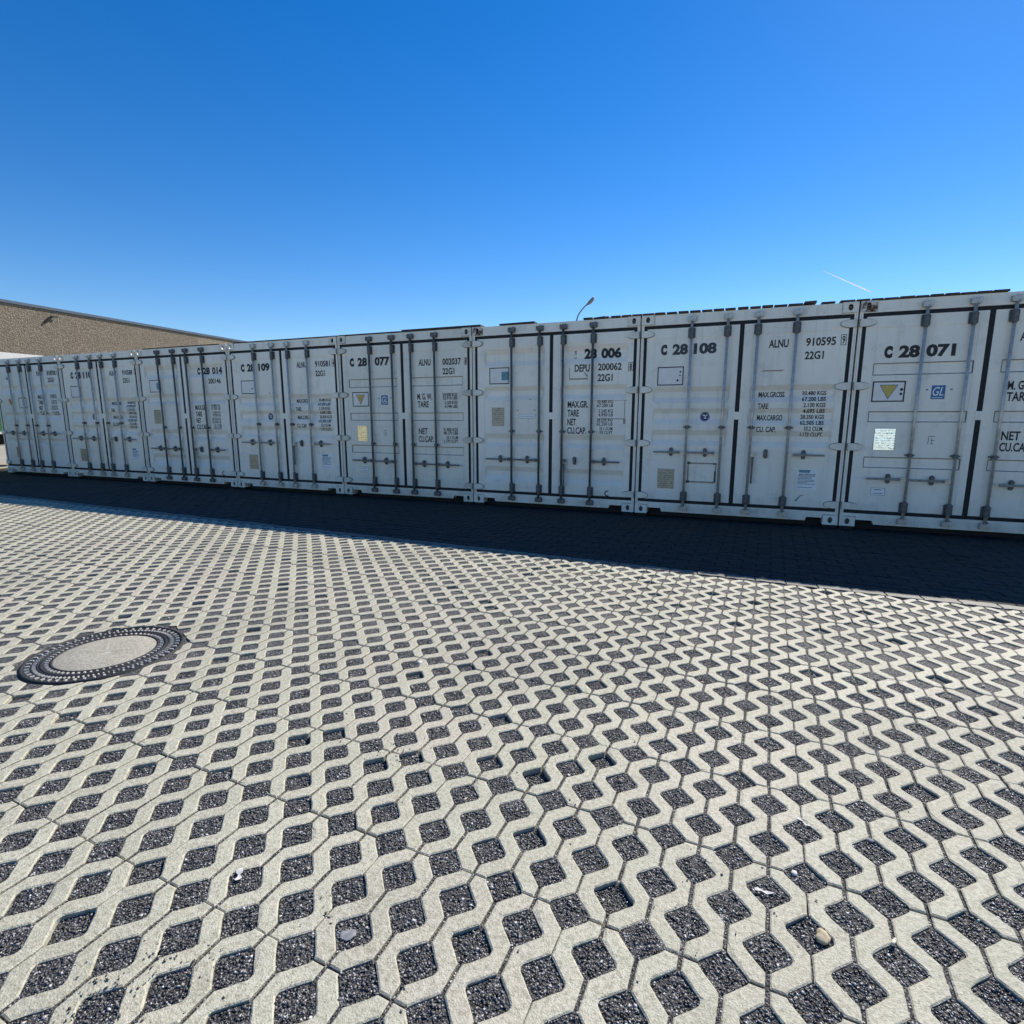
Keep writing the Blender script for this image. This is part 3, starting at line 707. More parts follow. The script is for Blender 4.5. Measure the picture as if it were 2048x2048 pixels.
def hasp_mesh():
    def ov(h, w_, n=8):
        P = [(w_*math.cos(R(180*i/n)), h + w_*math.sin(R(180*i/n))) for i in range(n+1)]
        return P + [(-x, -z) for x, z in P]
    mb = MB().prism_xz(ov(0.034, 0.0235), 0.012, 0.020)
    mb.prism_xz([(x, z) for x, z in ov(0.018, 0.015)], -0.020, 0.012)
    mb.prism_xz([(-0.019, 0.018), (0.019, 0.018), (0.016, 0.042), (-0.016, 0.042)], -0.026, -0.014)
    mb.cyl((0, -0.014, -0.036), (0, 0.012, -0.036), 0.010, n=8); return mb.mesh('handle_hasp')
HASP = hasp_mesh()
def hinge_mesh(right):
    P = [(0.016, -0.036), (0.070, -0.042), (0.118, -0.038), (0.160, -0.022), (0.172, -0.012), (0.172, 0.012), (0.160, 0.022), (0.118, 0.038), (0.070, 0.042), (0.016, 0.036)]
    s = 1
    mb = MB()
    Q = [(PITCH-x, z) for x, z in P] if right else P
    mb.prism_xz(Q, -0.022, -0.004)
    xh = PITCH-0.034 if right else 0.034
    mb.cyl((xh, -0.016, -0.046), (xh, -0.016, 0.046), 0.014, n=10)
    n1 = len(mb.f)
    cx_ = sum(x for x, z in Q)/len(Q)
    mb.prism_xz([(cx_ + (x-cx_)*1.05, z*1.13) for x, z in Q], -0.004, 0.0035)  # wider dark plate paints the shadow outline around the hinge
    me = mb.mesh('hinge'); me.materials.append(None); me.materials.append(M['rubbershade'])
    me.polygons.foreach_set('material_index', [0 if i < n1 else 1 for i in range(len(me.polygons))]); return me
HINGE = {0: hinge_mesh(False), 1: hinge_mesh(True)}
def side_wall_mesh():
    n = 22; pts = []
    y = 0.17
    while y < 5.88:
        for dy, x in ((0, 0.0), (0.072, 0.0), (0.140, 0.036), (0.212, 0.036)): pts.append((x, min(5.89, y+dy)))
        y += 0.278
    V = [(x, yy, z) for z in (0.15, 2.47) for x, yy in pts]; k = len(pts)
    mb = MB().add(V, [(i, i+k, i+1+k, i+1) for i in range(k-1)])
    return mb.mesh('side_wall')
SIDE = side_wall_mesh()
ROD_X = (0.640, 1.064, 1.409, 1.829)
STY = {'R': dict(guide=1.165, hz=(0.838, 0.838, 0.838, 0.838)), 'Q': dict(guide=1.090, hz=(0.676, 0.676, 0.679, 0.680)), 'P': dict(guide=0.863, hz=(0.584, 0.580, 0.560, 0.558)), 'A': dict(guide=1.10, hz=(0.925, 0.925, 0.925, 0.925))}

def container(k, style, col, label, rustTL=False, rustTR=False, steel='galv', hang3=False, grime=0.5):
    root = empty('shipping_container', (k*PITCH, 0, 0))
    tag(root, label, 'container', 'white shipping containers in a row')
    pm = paint('white_container_paint', col, grime, seed=k*3.7+20)
    sm = M[steel]
    L, Rr = 0.009, PITCH-0.009
    def mk(me, name, loc, mat, parent):
        o = bpy.data.objects.new(name, me); COL.objects.link(o); o.parent = parent; o.location = loc
        if not me.materials: me.materials.append(None)
        o.material_slots[0].link = 'OBJECT'; o.material_slots[0].material = mat; return o
    # corner castings
    for i, (x, z, me, m_) in enumerate(((L, 2.471, CAST_T, M['rustpaint'] if rustTL else pm), (Rr-0.162, 2.471, CAST_T, M['rustpaint'] if rustTR else pm), (L, 0.0, CAST_B, pm), (Rr-0.162, 0.0, CAST_B, pm))):
        mk(me, 'corner_casting', (x, -0.013, z), m_, root)
        mk(CAST_B, 'corner_casting', (x, 6.058-0.17, z), pm, root)
    for x0, x1, x2, x3 in ((L, L+0.014, L+0.017, 0.044), (PITCH-0.044, Rr-0.017, Rr-0.014, Rr)):
        MB().box(x0, x1, 0.0 if x0 == L else 0.004, 0.15, 0.116, 2.471).box(x1, x2, 0.012, 0.15, 0.116, 2.471).box(x2, x3, 0.004 if x0 == L else 0.0, 0.15, 0.116, 2.471).build('corner_post', pm, root)
        MB().box(x0, x3, 5.90, 6.05, 0.116, 2.471).build('corner_post', pm, root)
    MB().box(L+0.166, Rr-0.166, 0.0, 0.12, 2.457, 2.583).box(0.044, L+0.166, 0.006, 0.12, 2.457, 2.467).box(Rr-0.166, PITCH-0.044, 0.006, 0.12, 2.457, 2.467).build('header', pm, root)
    a, b, zt, zb = L+0.167, Rr-0.167, 0.157, 0.034
    MB().prism_xz([(a, 0.082), (a, zt), (b, zt), (b, 0.082), (b-0.012, 0.080), (b-0.172, 0.080), (b-0.186, zb), (a+0.186, zb), (a+0.172, 0.080), (a+0.012, 0.080)], 0.0, 0.11).box(0.044, a, 0.006, 0.11, 0.121, zt).box(b, PITCH-0.044, 0.006, 0.11, 0.121, zt).build('sill', pm, root)
    g = MB()                                     # door seals
    g.box(0.044, XA+0.002, 0.010, 0.05, 0.157, 2.457).box(XD-0.002, PITCH-0.044, 0.010, 0.05, 0.157, 2.457)
    g.box(XA+0.002, XD-0.002, 0.009, 0.05, DZ1-0.002, 2.457).box(XA+0.002, XD-0.002, 0.009, 0.05, 0.157, DZ0+0.002).box(XB-0.002, XC+0.002, 0.008, 0.052, DZ0+0.002, DZ1-0.002)
    g.build('door_seal', M['rubbershade'], root)
    MB().box(0.03, PITCH-0.03, 0.10, 5.95, 2.545, 2.562).build('roof', pm, root)
    MB().box(0.03, PITCH-0.03, 0.12, 5.95, 0.085, 0.15).box(0.18, PITCH-0.18, 0.125, 0.15, GZ+0.003, 0.085).build('floor', M['dark'], root)  # lower box is added to block light behind the fork pockets
    MB().box(0.03, PITCH-0.03, 6.0, 6.03, GZ+0.003, 2.56).build('end_wall', pm, root)  # carried down to the paving to block sun under the container
    mk(SIDE, 'side_wall', (0.012, 0, 0), pm, root); o = mk(SIDE, 'side_wall', (Rr-0.003, 0, 0), pm, root); o.scale.x = -1
    for x in (L+0.012, Rr-0.15):
        for y in (0.02, 5.9): MB().box(x, x+0.138, y, y+0.13, GZ, 0.0).build('bearing_pad', M['dark'], root)
    for x in (L, Rr-0.06): MB().box(x, x+0.06, 0.165, 5.88, 2.47, 2.56).box(x, x+0.06, 0.165, 5.88, GZ+0.004, 0.15).build('side_rail', pm, root)  # lower box extended to the paving to shut out side light
    mid = MB().prism_xz([(1.200, 1.262), (1.336, 1.262), (1.340, 1.268), (1.340, 1.352), (1.336, 1.358), (1.200, 1.358), (1.196, 1.352), (1.196, 1.268)], -0.006, 0.0035)
    S = STY[style]; doors = []; leaves = []
    for side in (0, 1):
        lf = Leaf(style, side == 1); me = lf.mesh(); me.materials.append(pm)
        d = link('door', me, root); doors.append(d); leaves.append(lf)
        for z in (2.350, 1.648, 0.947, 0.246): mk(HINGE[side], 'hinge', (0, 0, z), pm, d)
        for r_ in (0, 1):
            i = side*2 + r_; x = ROD_X[i]; Y = -0.034
            mk(ROD, 'lock_rod', (x, Y, 0), sm, d)
            mk(BRK, 'rod_bracket', (x, Y, 2.342), M['galvdark'], d); o = mk(BRK, 'rod_bracket', (x, Y, 0.254), M['galvdark'], d); o.rotation_euler.y = math.pi
            mk(KEEP, 'cam_keeper', (x, Y, 2.512), sm, d); mk(KEEP, 'cam_keeper', (x, Y, 0.096), sm, d)
            mk(GUIDE, 'rod_guide', (x, Y, S['guide']), M['galvdark'], d)
            hz = S['hz'][i]; dirn = -1 if side == 0 else 1
            kind = 'down' if (hang3 and i == 2) else ('left' if side == 0 else 'right')
            mk(LUG, 'handle_lug', (x + dirn*0.040, Y-0.006, hz), sm, d)
            mk(HANDLE[kind], 'handle', (x + dirn*0.040, Y-0.008, hz), M['galvdark'] if kind == 'down' else (M['galvmid'] if steel == 'galv' else sm), d)
            mk(HASP, 'handle_hasp', (x + dirn*0.186, Y+0.010, hz+0.003), M['galvdark'], d)
    mid.build('centre_lock_plate', pm, doors[0])
    return root, doors, leaves
C_ = {}
BK, CH = M['black'], M['charcoal']
def values(rows, x0, x1, h, door, leaf, bold=0.026):
    for t, z, f in rows:
        letter(t, x1-(x1-x0)*f, x1, z, h, BK, door, leaf, bold)
def spec_R(num, chk, doors, lv, dx=0.0, mark_z=0.0):
    d, l = doors[1], lv[1]
    letter('ALNU', 1.541+dx, 1.755+dx, 2.117, 0.097, BK, d, l); letter(num, 1.940+dx, 2.251+dx, 2.119, 0.097, BK, d, l)
    letter(chk, 2.314+dx, 2.342+dx, 2.130, 0.092, BK, d, l); decal('check_box', frame(2.300+dx, 2.356+dx, 2.116, 2.236, 0.006), BK, d, l)
    letter('22G1', 1.940+dx, 2.138+dx, 1.968, 0.093, BK, d, l)
    for t, x1, z in (('MAX.GROSS', 1.758, 1.532), ('TARE', 1.585, 1.393), ('MAX.CARGO', 1.755, 1.251), ('CU. CAP.', 1.690, 1.108)): letter(t, 1.468+dx, x1+dx, z, 0.068, BK, d, l)
    values([('30.480 KGS', 1.552, 1), ('67.200 LBS', 1.482, 1), ('2.130 KGS', 1.411, .92), ('4.695 LBS', 1.341, .92), ('28.350 KGS', 1.270, 1), ('62.505 LBS', 1.200, 1), ('33.2 CU.M.', 1.130, .82), ('1.173 CU.FT.', 1.059, .95)], 1.950+dx, 2.205+dx, 0.050, d, l)
    # customs notice
    decal('notice', [rect(1.964+dx, 2.187+dx, 0.413, 0.665)], M['stickwhite'], d, l, 0.0016)
    decal('notice_heading', [[(1.980+dx, 0.656), (2.115+dx, 0.656), (2.100+dx, 0.622), (1.990+dx, 0.622)]], M['teal'], d, l, 0.0024)
    letter('EIS GROUP', 1.990+dx, 2.168+dx, 0.590, 0.020, BK, d, l, 0.03, off=0.0026)
    decal('notice_print', [rect(1.976+dx, 1.976+dx+q, z, z+0.007) for q, z in ((.19, .578), (.15, .562), (.16, .546), (.185, .529), (.18, .512), (.11, .497), (.195, .480), (.17, .438))], M['greyprint'], d, l, 0.0024)
    d, l = doors[0], lv[0]
    cx, cz = 0.851+dx, 1.298
    decal('round_emblem', [disc(cx, cz, 0.066, 28)], M['stickwhite'], d, l, 0.0016); decal('round_emblem', [disc(cx, cz, 0.061, 28)], M['navy'], d, l, 0.0022)
    decal('emblem_figure', annulus(cx, cz, 0.049, 0.0525) + [[(cx-.030, cz+.022), (cx+.002, cz+.026), (cx+.004, cz+.006), (cx-.012, cz+.004)], [(cx+.012, cz+.020), (cx+.036, cz+.026), (cx+.012, cz-.002), (cx+.002, cz+.002)], [(cx-.018, cz-.012), (cx+.010, cz-.008), (cx+.026, cz-.020), (cx-.004, cz-.028)]], M['stickpink'], d, l, 0.0028)
    decal('data_plate', [rect(0.294+dx, 0.508+dx, 0.350, 0.613)], M['plate'], d, l, 0.003)
    decal('placard', [rect(0.238+dx, 0.562+dx, 1.701, 1.933)], M['stickpink'], d, l, 0.0016); decal('placard_border', frame(0.236+dx, 0.564+dx, 1.699, 1.935, 0.013), BK, d, l, 0.0024)

# C 28 110, C 28 109, C 28 108 (three deep bands half-way up the doors)
for k, num, chk, dx, lab in ((-3, '910588', '2', 0.05, 'white shipping container marked C 28 110, second from the left'), (-1, '910581', '4', 0.03, 'white shipping container marked C 28 109 with one handle hanging down'), (2, '910595', '9', 0.0, 'white shipping container marked C 28 108 with taped square on its left door')):
    root, D, Lf = container(k, 'R', (0.95, 0.885, 0.765), lab, hang3=True, steel='galv', grime=0.65)
    spec_R(num, chk, D, Lf, dx); C_[k] = (root, D, Lf)
    m_ = CH if k == 2 else BK
    pos = {-3: ((0.338, .42), (.492, .68), (.752, 1.027)), -1: ((.293, .378), (.440, .618), (.706, .969)), 2: ((.266, .345), (.412, .602), (.672, .947))}[k]
    for t, (a, b) in zip(('C', '28', {-3: '110', -1: '109', 2: '108'}[k]), pos): letter(t, a, b, 2.080 if k == 2 else 2.085, 0.136, m_, D[0], Lf[0], 0.085 if t == 'C' else 0.052)
d, l = C_[2][1][0], C_[2][2][0]
decal('sticker_dot', [disc(.523, 1.868, .011, 12), disc(.520, 1.822, .010, 12), disc(.492, 1.762, .014, 12)], BK, d, l, 0.003)
decal('tape_residue', [rect(.690, 1.020, .688, .708), rect(.690, 1.010, .442, .464), rect(.672, .690, .47, .69), rect(1.012, 1.030, .46, .68)], M['tape'], d, l, 0.0016)
decal('tape_corner', [rect(.668, .706, .684, .716), rect(.992, 1.032, .684, .704), rect(.660, .704, .436, .470), rect(1.006, 1.026, .450, .60)], M['tapedark'], d, l, 0.0024)
d, l = C_[2][1][1], C_[2][2][1]
decal('scuff', [[(1.462, 1.842), (1.50, 1.856), (1.735, 1.858), (1.70, 1.840), (1.51, 1.842)]], M['tape'], d, l, 0.0016)
decal('scratch', [[(1.955, .262), (1.985, .268), (2.030, .335), (2.075, .350), (2.022, .344)]], M['greyprint'], d, l, 0.0016)
d, l = C_[-1][1][0], C_[-1][2][0]
decal('sticker_dot', [disc(.525, 1.79, .014, 12), disc(.90, 2.03, .008, 10), [(.905, 1.716), (.94, 1.706), (.95, 1.692), (.915, 1.704)]], BK, d, l, 0.003)

# C 28 014, 28 006 (four bands)
def spec_Q(doors, lv, dx, k):
    d, l = doors[1], lv[1]
    for t, x1, z in (('MAX.GR.', 1.772, 1.420), ('TARE', 1.640, 1.299), ('NET', 1.602, 1.177), ('CU.CAP.', 1.752, 1.058)): letter(t, 1.477+dx, x1+dx, z, 0.094, BK, d, l)
    values([('30.480 KG', 1.477, 1), ('67.200 LB', 1.426, 1), ('2.245 KG', 1.352, .9), ('4.950 LB', 1.300, .9), ('28.235 KG', 1.231, 1), ('62.250 LB', 1.176, 1), ('33.1 CU.M', 1.113, .82), ('1.170 CU.FT', 1.059, .98)], 1.896+dx, 2.120+dx, 0.046, d, l, 0.016)
    decal('crescent_mark', annulus(2.076+dx, 0.238, 0.026, 0.042, 70, 300), BK, d, l, 0.002)
    d, l = doors[0], lv[0]
    decal('data_plate', [rect(0.311+dx, 0.510+dx, 1.160, 1.431)], M['plate'], d, l, 0.003)
    decal('placard', [rect(0.277+dx, 0.588+dx, 1.768, 2.000)], M['stickpink'], d, l, 0.0016); decal('placard_border', frame(0.275+dx, 0.590+dx, 1.766, 2.002, 0.013), BK, d, l, 0.0026)
    decal('placard_patch', [rect(0.470+dx, 0.575+dx, 1.820, 1.942)], M['teal'], d, l, 0.0024)
root, D, Lf = container(-2, 'Q', (0.91, 0.85, 0.74), 'white shipping container marked C 28 014 in flaking letters', hang3=True, steel='galvdark', grime=0.5)
spec_Q(D, Lf, 0.03, -2); C_[-2] = (root, D, Lf); d, l = D[1], Lf[1]
for t, a, b in (('C', 1.605, 1.682), ('28', 1.752, 1.930), ('014', 1.990, 2.244)): letter(t, a, b, 2.070, 0.128, BK, d, l, 0.08 if t == 'C' else 0.045)
letter('200146', 1.912, 2.228, 1.900, 0.093, BK, d, l)
decal('pale_smear', [rect(.80, 1.01, 1.282, 1.302)], M['stickwhite'], D[0], Lf[0], 0.002)
root, D, Lf = container(1, 'Q', (0.95, 0.885, 0.765), 'white shipping container marked 28 006 with a pale oval sticker', rustTL=True, hang3=True, steel='galvdark', grime=0.55)
spec_Q(D, Lf, 0.0, 1); C_[1] = (root, D, Lf); d, l = D[1], Lf[1]
for t, a, b in (('28', 1.695, 1.868), ('006', 1.929, 2.204)): letter(t, a, b, 2.076, 0.138, BK, d, l, 0.054)
letter('C 28', 1.556, 1.584, 2.08, 0.11, CH, d, l, 0.02, vertical=True)
letter('DEPU', 1.570, 1.782, 1.906, 0.099, BK, d, l); letter('200062', 1.897, 2.218, 1.914, 0.097, BK, d, l); letter('8', 2.324, 2.356, 1.908, 0.088, BK, d, l)
decal('check_box', frame(2.308, 2.373, 1.896, 2.008, 0.006), BK, d, l); letter('22G1', 1.896, 2.101, 1.772, 0.098, BK, d, l)
decal('glue_patch', [rect(1.493, 1.759, 1.801, 1.822), rect(1.493, 1.503, 1.822, 1.963), [(1.70, 1.90), (1.715, 1.90), (1.759, 1.85), (1.745, 1.83)]], M['tape'], d, l, 0.0014)
decal('glue_patch', [rect(1.87, 2.31, 1.512, 1.518), rect(2.272, 2.282, 1.27, 1.51), rect(1.95, 2.28, 1.262, 1.274), rect(2.262, 2.294, 1.20, 1.268)], M['tape'], d, l, 0.0014)
d, l = D[0], Lf[0]
ov = annulus(.764, 1.305, .029, .033, 90, 270, 10) + annulus(.966, 1.305, .029, .033, -90, 90, 10) + [rect(.764, .966, 1.334, 1.338), rect(.764, .966, 1.272, 1.276)]
decal('oval_sticker', [disc(.764, 1.305, .031, 12, 90, 270) + disc(.966, 1.305, .031, 12, -90, 90)], M['stickwhite'], d, l, 0.0014); decal('oval_outline', ov + [rect(.76, .97, 1.298, 1.302)], M['greyprint'], d, l, 0.0022)
decal('dash_mark', [rect(.708, .736, 1.386, 1.396), rect(.970, 1.000, 1.386, 1.396), [(.90, 1.556), (.925, 1.546), (.93, 1.536), (.904, 1.544)]], BK, d, l, 0.002)

# C 28 077, C 28 071 (three narrow swages)
def spec_P(doors, lv, dx, dz, k, rest):
    for dd, ll in zip(doors, lv):
        for zt, zb in SWAGE: decal('swage_bead', frame(ll.a+0.006, ll.bb-0.006, zb-0.004, zt+0.004, 0.0085), M['bead'], dd, ll, 0.001)
    d, l = doors[1], lv[1]
    for t, x0, x1, z in (('M. G. W.', 1.490, 1.753, 1.558), ('TARE', 1.493, 1.690, 1.440), ('NET', 1.498, 1.660, 1.025), ('CU.CAP.', 1.495, 1.767, 0.903)): letter(t, x0+dx, x1+dx, z+dz, 0.096, BK, d, l)
    if rest: values([('24.000 KGS', 1.605, 1), ('52.910 LBS', 1.554, 1), ('2.150 KGS', 1.487, .88), ('4.740 LBS', 1.427, .88), ('21.850 KGS', 1.076, 1), ('48.170 LBS', 1.023, 1), ('33.1 CU.M', .956, .8), ('1.170 CU.FT', .898, .96)], 1.944+dx, 2.195+dx, 0.050, d, l)
    letter('ALNU', 1.530+dx*0.9, 1.742+dx*0.9, 2.070+dz*0.5, 0.099, BK, d, l)
    d, l = doors[0], lv[0]; x0 = 0.254+dx; z0 = 1.463+dz*0.2
    decal('placard', [rect(x0, x0+.316, z0, z0+.228)], M['stickpink'], d, l, 0.0016); decal('placard_border', frame(x0-.002, x0+.318, z0-.002, z0+.230, 0.014), BK, d, l, 0.0026)
    cx = x0+.158; decal('warning_triangle', [[(cx-.092, z0+.190), (cx+.092, z0+.190), (cx, z0+.024)]], M['greyprint'], d, l, 0.0024); decal('warning_triangle', [[(cx-.078, z0+.182), (cx+.078, z0+.182), (cx, z0+.040)]], M['yellow'], d, l, 0.0032)
    g0 = 0.814+dx*0.9; gz = 1.484+dz*0.3
    decal('class_sticker', [rect(g0, g0+.128, gz, gz+.151)], M['blue'], d, l, 0.0016); letter('GL', g0+.014, g0+.116, gz+.038, 0.094, M['stickwhite'], d, l, 0.004, 0.25); decal('class_sticker_line', [rect(g0+.012, g0+.112, gz+.014, gz+.020)], M['stickwhite'], d, l, 0.0026)
    decal('dash_mark', [rect(g0-.052, g0-.030, gz+.098, gz+.110), rect(g0+.172, g0+.194, gz+.100, gz+.112)], BK, d, l, 0.002)
    decal('label_sticker', [rect(.363+dx*1.4, .498+dx*1.2, .385, .474)], M['stickwhite'], d, l, 0.0016); decal('label_print', frame(.363+dx*1.4, .498+dx*1.2, .385, .474, .004) + [rect(.395+dx*1.4, .462+dx*1.3, .446, .456), rect(.392+dx*1.4, .48+dx*1.3, .404, .412)], M['greyprint'], d, l, 0.0024)
    decal('faint_stencil', [rect(.845+dx, .905+dx, 1.075, 1.083), rect(.845+dx, .852+dx, .99, 1.07), rect(.87+dx, .905+dx, 1.03, 1.037), rect(.87+dx, .90+dx, .992, 1.0), rect(.876+dx, .883+dx, 1.0, 1.06)], M['greyprint'], d, l, 0.0012)
root, D, Lf = container(0, 'P', (0.86, 0.81, 0.69), 'off white shipping container marked C 28 077 with a blue square sticker', rustTR=False, steel='galvdark', grime=0.75)
spec_P(D, Lf, 0, 0, 0, True); C_[0] = (root, D, Lf); d, l = D[0], Lf[0]
for t, a, b in (('C', .229, .314), ('28', .386, .569), ('077', .717, 1.001)): letter(t, a, b, 2.097, 0.138, BK, d, l, 0.085 if t == 'C' else 0.052)
decal('data_plate', [rect(.328, .515, .900, 1.148)], M['plategold'], d, l, 0.003)
d, l = D[1], Lf[1]
letter('002037', 1.950, 2.265, 2.068, .098, BK, d, l); letter('8', 2.332, 2.365, 2.070, .09, BK, d, l); decal('check_box', frame(2.318, 2.381, 2.058, 2.168, .006), BK, d, l); letter('22G1', 1.949, 2.151, 1.930, .095, BK, d, l)
root, D, Lf = container(3, 'P', (0.94, 0.875, 0.755), 'white shipping container marked C 28 071, cut off by the right edge', rustTL=True, steel='galv', grime=0.65)
spec_P(D, Lf, -0.045, 0.022, 3, False); C_[3] = (root, D, Lf); d, l = D[0], Lf[0]
for t, a, b in (('C', .285, .366), ('28', .426, .623), ('071', .681, .949)): letter(t, a, b, 1.950, 0.137, BK, d, l, 0.085 if t == 'C' else 0.052)
decal('sticker_dot', [disc(.492, 1.602, .016, 14), disc(.490, 1.553, .014, 14)], BK, d, l, 0.0036)
pb = MB().prism_xz(rect(-.1015, .1015, -.123, .123), -.001, .001).build('data_plate', M['platebright'], d); pb.location = (.380, .0035, 1.039); pb.rotation_euler.x = R(-1.5)
decal('data_plate_rim', frame(.276, .484, .912, 1.166, .007), BK, d, l, 0.0012)

# the leftmost container
root, D, Lf = container(-4, 'A', (0.88, 0.855, 0.785), 'leftmost white shipping container with an orange triangle on its door', steel='galv', grime=0.5)
d, l = D[0], Lf[0]; C_[-4] = (root, D, Lf)
decal('warning_triangle', [[(.416, 1.692), (.584, 1.692), (.490, 1.531)]], M['orange'], d, l, 0.002)
decal('placard', [rect(.812, 1.110, 1.490, 1.714)], M['stickpink'], d, l, 0.0016); decal('placard_border', frame(.810, 1.112, 1.488, 1.716, .013), BK, d, l, 0.0024)
decal('oval_seal', [disc(.479, 2.150, .036, 16)], M['greyprint'], d, l, 0.002); decal('data_plate', [rect(.446, .587, .360, .602)], M['plate'], d, l, 0.002)
d, l = D[1], Lf[1]
letter('KSCU', 1.610, 1.811, 2.180, .093, BK, d, l); letter('818700', 1.985, 2.303, 2.178, .1, BK, d, l); letter('2', 2.330, 2.352, 2.18, .085, BK, d, l); letter('22G1', 1.985, 2.199, 2.038, .095, BK, d, l)
for t, x1, z in (('MAX.GR', 1.80, 1.682), ('TARE', 1.71, 1.562), ('NET', 1.68, 1.437), ('CU.CAP', 1.80, 1.325)): letter(t, 1.545, x1, z, .09, BK, d, l)
values([('30.480 KG', 1.735, 1), ('67.200 LB', 1.690, 1), ('2.245 KG', 1.615, .9), ('4.950 LB', 1.566, .9), ('28.235 KG', 1.495, 1), ('62.250 LB', 1.445, 1), ('33.1 CU.M', 1.375, .9), ('1.170 CU.FT', 1.325, 1)], 1.99, 2.215, .042, d, l, .016)

# ------------------------------------------------------------------ planks on the container roofs
def plank(x0, x1, y0, y1, z0, th, label, group, mat='wood', rot=0.0, tilt=0.0):
    w_ = x1-x0; mb = MB(); b = 0.003
    V = []
    for yy in (y0, y1):
        V += [(-w_/2+b, yy, 0), (w_/2-b, yy, 0), (w_/2, yy, b), (w_/2, yy, th-b), (w_/2-b, yy, th), (-w_/2+b, yy, th), (-w_/2, yy, th-b), (-w_/2, yy, b)]
    F = [tuple(range(8)), tuple(range(15, 7, -1))] + [(i, i+8, (i+1) % 8+8, (i+1) % 8) for i in range(8)]
    mb.add(V, F); o = mb.build('plank', M[mat]); o.location = ((x0+x1)/2, 0, z0); o.rotation_euler = (0, tilt, rot)
    return tag(o, label, 'plank', group)
ZB = 2.589
ORD = ['first', 'second', 'third', 'fourth', 'fifth', 'sixth', 'seventh', 'eighth', 'ninth', 'tenth', 'eleventh', 'twelfth']
b108 = [(5.084, 5.214), (5.23, 5.358), (5.374, 5.5), (5.515, 5.644), (5.657, 5.784), (5.794, 5.92), (5.93, 6.053), (6.074, 6.199), (6.212, 6.335), (6.345, 6.469), (6.478, 6.622), (6.632, 6.787)]
for i, (a, b) in enumerate(b108): plank(a+.002, b-.002, -0.012+random.uniform(-.008, .008), 1.15+random.uniform(-.05, .05), ZB, 0.024+random.uniform(-.002, .002), f'{ORD[i]} plank from the left in the even run on container C 28 108', 'planks on the roof of container C 28 108', random.choice(['wood', 'woodred']), random.gauss(0, .004), random.gauss(0, .006))
plank(6.800, 6.926, -0.02, 1.1, ZB+.012, 0.026, 'raised loose plank near the right corner of container C 28 108', 'planks on the roof of container C 28 108', 'wood', 0.01, -0.02)
plank(6.978, 7.118, -0.005, 1.1, ZB, 0.020, 'low plank between two gaps near the right corner of C 28 108', 'planks on the roof of container C 28 108', 'wood')
b071 = [(7.166, 7.318), (7.328, 7.463), (7.475, 7.590), (7.597, 7.735), (7.742, 7.884), (7.891, 8.012), (8.025, 8.143), (8.156, 8.284), (8.291, 8.429), (8.436, 8.566), (8.573, 8.712)]
for i, (a, b) in enumerate(b071): plank(a+.002, b-.002, -0.012+random.uniform(-.006, .006), 1.15, ZB, 0.021+random.uniform(-.002, .002), f'{ORD[i]} plank from the left in the run on container C 28 071', 'planks on the roof of container C 28 071', random.choice(['woodred', 'woodred', 'wood']), random.gauss(0, .004), random.gauss(0, .005))
for a, b, l_, tl in ((4.137, 4.263, 'leftmost plank of the close run on the roof of container 28 006', 0), (4.283, 4.440, 'tilted plank lying crooked on the roof of container 28 006', -0.07), (4.444, 4.485, 'narrow plank strip beside the tilted plank on container 28 006', 0.03), (4.512, 4.640, 'plank just left of the right roof corner of container 28 006', 0), (4.656, 4.783, 'plank beside the right roof corner casting of container 28 006', 0), (4.795, 4.922, 'plank on the right roof corner of container 28 006', 0), (4.930, 5.076, 'plank on the left roof corner of container C 28 108', 0)):
    plank(a, b, -0.012, 1.1, ZB, 0.024, l_, 'planks on the roof of container 28 006', random.choice(['wood', 'woodred']), random.gauss(0, .004), tl)
plank(2.899, 3.437, -0.015, 0.12, ZB, 0.022, 'single wide board lying alone on the roof of container 28 006', 'boards laid along the roof edge', 'wood', 0.0, -0.008)
def strip(x0, x1, th, label, mat='wood', z=ZB):
    return plank(x0, x1, -0.012, 0.13, z, th, label, 'boards laid along the roof edge', mat)
strip(1.250, 2.600, 0.030, 'thick dark board across the roof corner between containers C 28 077 and 28 006', 'wood')
strip(0.040, 1.240, 0.014, 'thin dark strip of painted shade along the left roof edge of container C 28 077', 'wood')  # dark strip stands in for shading at the roof edge, no real plank
strip(-2.300, 0.020, 0.012, 'thin dark strip of painted shade along the roof edge of container C 28 109', 'wood')  # roof edge shading drawn as a dark strip, no real plank
strip(-4.700, -2.640, 0.010, 'thin brown strip of painted shade along the roof edge of container C 28 014', 'woodred')  # roof edge shading drawn as a brown strip, no real plank

